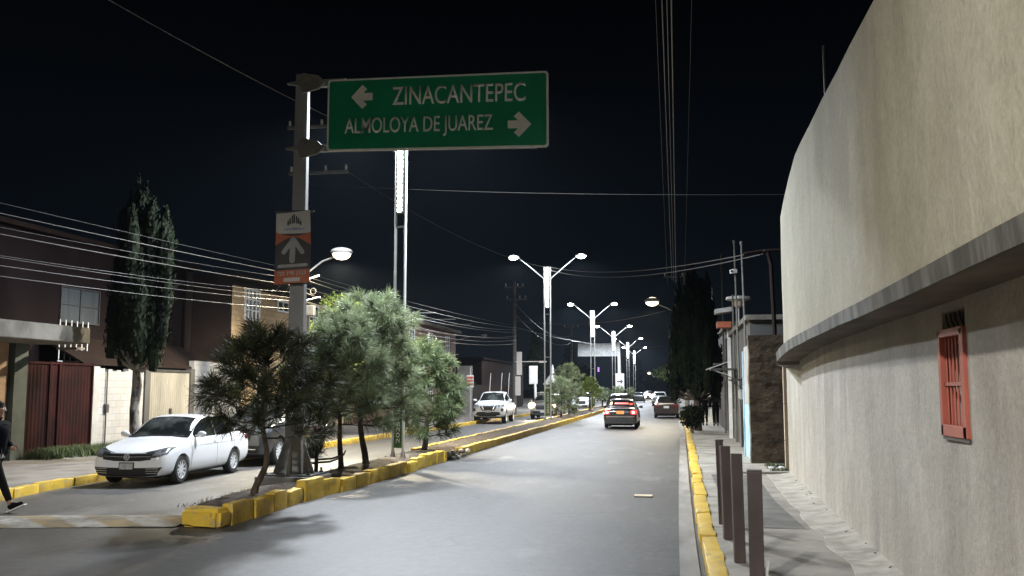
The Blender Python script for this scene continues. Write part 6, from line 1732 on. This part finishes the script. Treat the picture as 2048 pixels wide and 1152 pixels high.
    skin_mesh('trousers', v, e, r, M[trousers], t, 2, 0)
    for L in legs:
        an, ft, to = Vector(L[2]), Vector(L[3]), Vector(L[4]); hd_ = (to - ft); heel = ft - hd_.normalized() * 0.06
        dn = Vector((hd_.z, 0, -hd_.x)).normalized(); dn = dn if dn.z < 0 else -dn
        sh = skin_mesh('shoe', [an + Vector((0, 0, 0.02)), ft, heel, to, to + hd_.normalized() * 0.05], [(0, 1), (1, 2), (1, 3), (3, 4)], [(0.046, 0.044), (0.046, 0.046), (0.040, 0.040), (0.034, 0.044), (0.022, 0.036)], M['blackcloth'], t, 2)
        if full:
            b = MB(); c_ = (heel + to) / 2 + dn * 0.036 + hd_.normalized() * 0.02; a_ = math.atan2(-hd_.z, hd_.x)
            b.box(c_, ((to - heel).length + 0.12, 0.092, 0.022), roty(a_)); b.build('sole', M['whitecloth'], sh, bevel=0.008)
    return t, jk
# man walking in at the left edge (facing +X), front heel about to land
legs = [((0.04, 0.09, 0.88), (-0.10, 0.09, 0.48), (-0.36, 0.09, 0.14), (-0.36, 0.09, 0.075), (-0.24, 0.09, 0.035)),
        ((0.05, -0.09, 0.88), (0.23, -0.09, 0.52), (0.40, -0.09, 0.14), (0.44, -0.09, 0.085), (0.57, -0.09, 0.140))]
arms = [((0.02, 0.25, 1.12), (0.20, 0.20, 0.98), (0.26, 0.19, 0.99)), ((-0.02, -0.26, 1.12), (0.09, -0.24, 0.90), (0.12, -0.23, 0.83))]
pm, jk = person('man in a dark padded jacket and black trousers striding in from the left edge', (-10.80, 13.84, 0.005), R(4), legs, arms, 'navy', 'blackcloth', 1.0)
b = MB()
for z in (0.98, 1.08, 1.18, 1.28, 1.38):
    n = 20; rr_ = 0.158 if z < 1.2 else 0.160
    b.tube([(0.02 + rr_ * 1.0 * math.cos(2 * PI * k / n), rr_ * 1.22 * math.sin(2 * PI * k / n), z) for k in range(n + 1)], 0.012, 5)
b.build('jacket_seam', M['navy'], jk, smooth=True)
b = MB(); b.lathe([(0.165, 0.845), (0.172, 0.90), (0.168, 0.925)], 'z', (0, 0, 0), 20)
for v in b.bm.verts: v.co.y *= 1.15
b.build('shirt_hem', M['whitecloth'], pm, smooth=True)
legs2 = [((0.02, 0.09, 0.88), (0.06, 0.09, 0.48), (-0.04, 0.09, 0.1), (-0.03, 0.09, 0.06), (0.1, 0.09, 0.03)), ((0.0, -0.09, 0.88), (-0.02, -0.09, 0.48), (-0.12, -0.09, 0.12), (-0.12, -0.09, 0.06), (0.0, -0.09, 0.03))]
arms2 = [((0.0, 0.25, 1.12), (0.10, 0.22, 0.90), (0.12, 0.22, 0.82)), ((-0.04, -0.25, 1.12), (0.05, -0.22, 0.90), (0.08, -0.22, 0.82))]
person('dark clad pedestrian on the right pavement nearer the house wall', (2.0, 48.0, 0.15), R(92), legs2, arms2, 'blackcloth', 'blackcloth', 1.0, False, 'pedestrians on the right pavement')
person('dark clad pedestrian on the right pavement beside the cypress trunk', (1.5, 48.6, 0.15), R(88), legs2, arms2, 'blackcloth', 'blackcloth', 0.97, False, 'pedestrians on the right pavement')

# purple neon sign far off and other tiny lights
b = MB(); b.bx(-7.6, -7.45, 97, 97.1, 3.7, 4.15)
M['neon'] = emis('violet_neon', (0.22, 0.10, 1.0), 3.0, False)
tag(b.build('neon_sign', M['neon']), 'tiny violet light behind the third street lamp', 'neon sign')
b = MB(); rnd = random.Random(9)
for k in range(26):
    y = rnd.gauss(23.2, 0.16); z = rnd.uniform(4.1, 5.35)
    n = 6; r_ = rnd.uniform(0.02, 0.055)
    b.prism([(y + r_ * math.cos(2 * PI * i / n) * rnd.uniform(0.6, 1.1), z + r_ * 1.1 * math.sin(2 * PI * i / n)) for i in range(n)], 0.01, lambda u, v, w: Vector((-19.3 + w, u, v)))
M['lacelight'] = emis('lit_lattice', (1.0, 1.0, 0.98), 3.0, False)
tag(b.build('lattice_lamp', M['lacelight']), 'bright speckled light shining through a lattice above the canopy', 'lamp')

# ---------------------------------------------------------------- haze added for lamp glow

b = MB(); b.bx(-70, 70, -60, 330, -1.2, 16)  # air volume added for faint halos around the lamps
m, t, bs = nt('glow_haze')
t.nodes.remove(bs); pv = nnode(t, 'ShaderNodeVolumePrincipled')
pv.inputs['Color'].default_value = (0.68, 0.82, 1.0, 1); pv.inputs['Density'].default_value = 0.00012; pv.inputs['Anisotropy'].default_value = 0.3
t.links.new(pv.outputs[0], t.nodes['Material Output'].inputs['Volume'])
tag(b.build('haze', m), 'thin haze added over the street to give the lamps a glow', 'haze', kind='stuff')
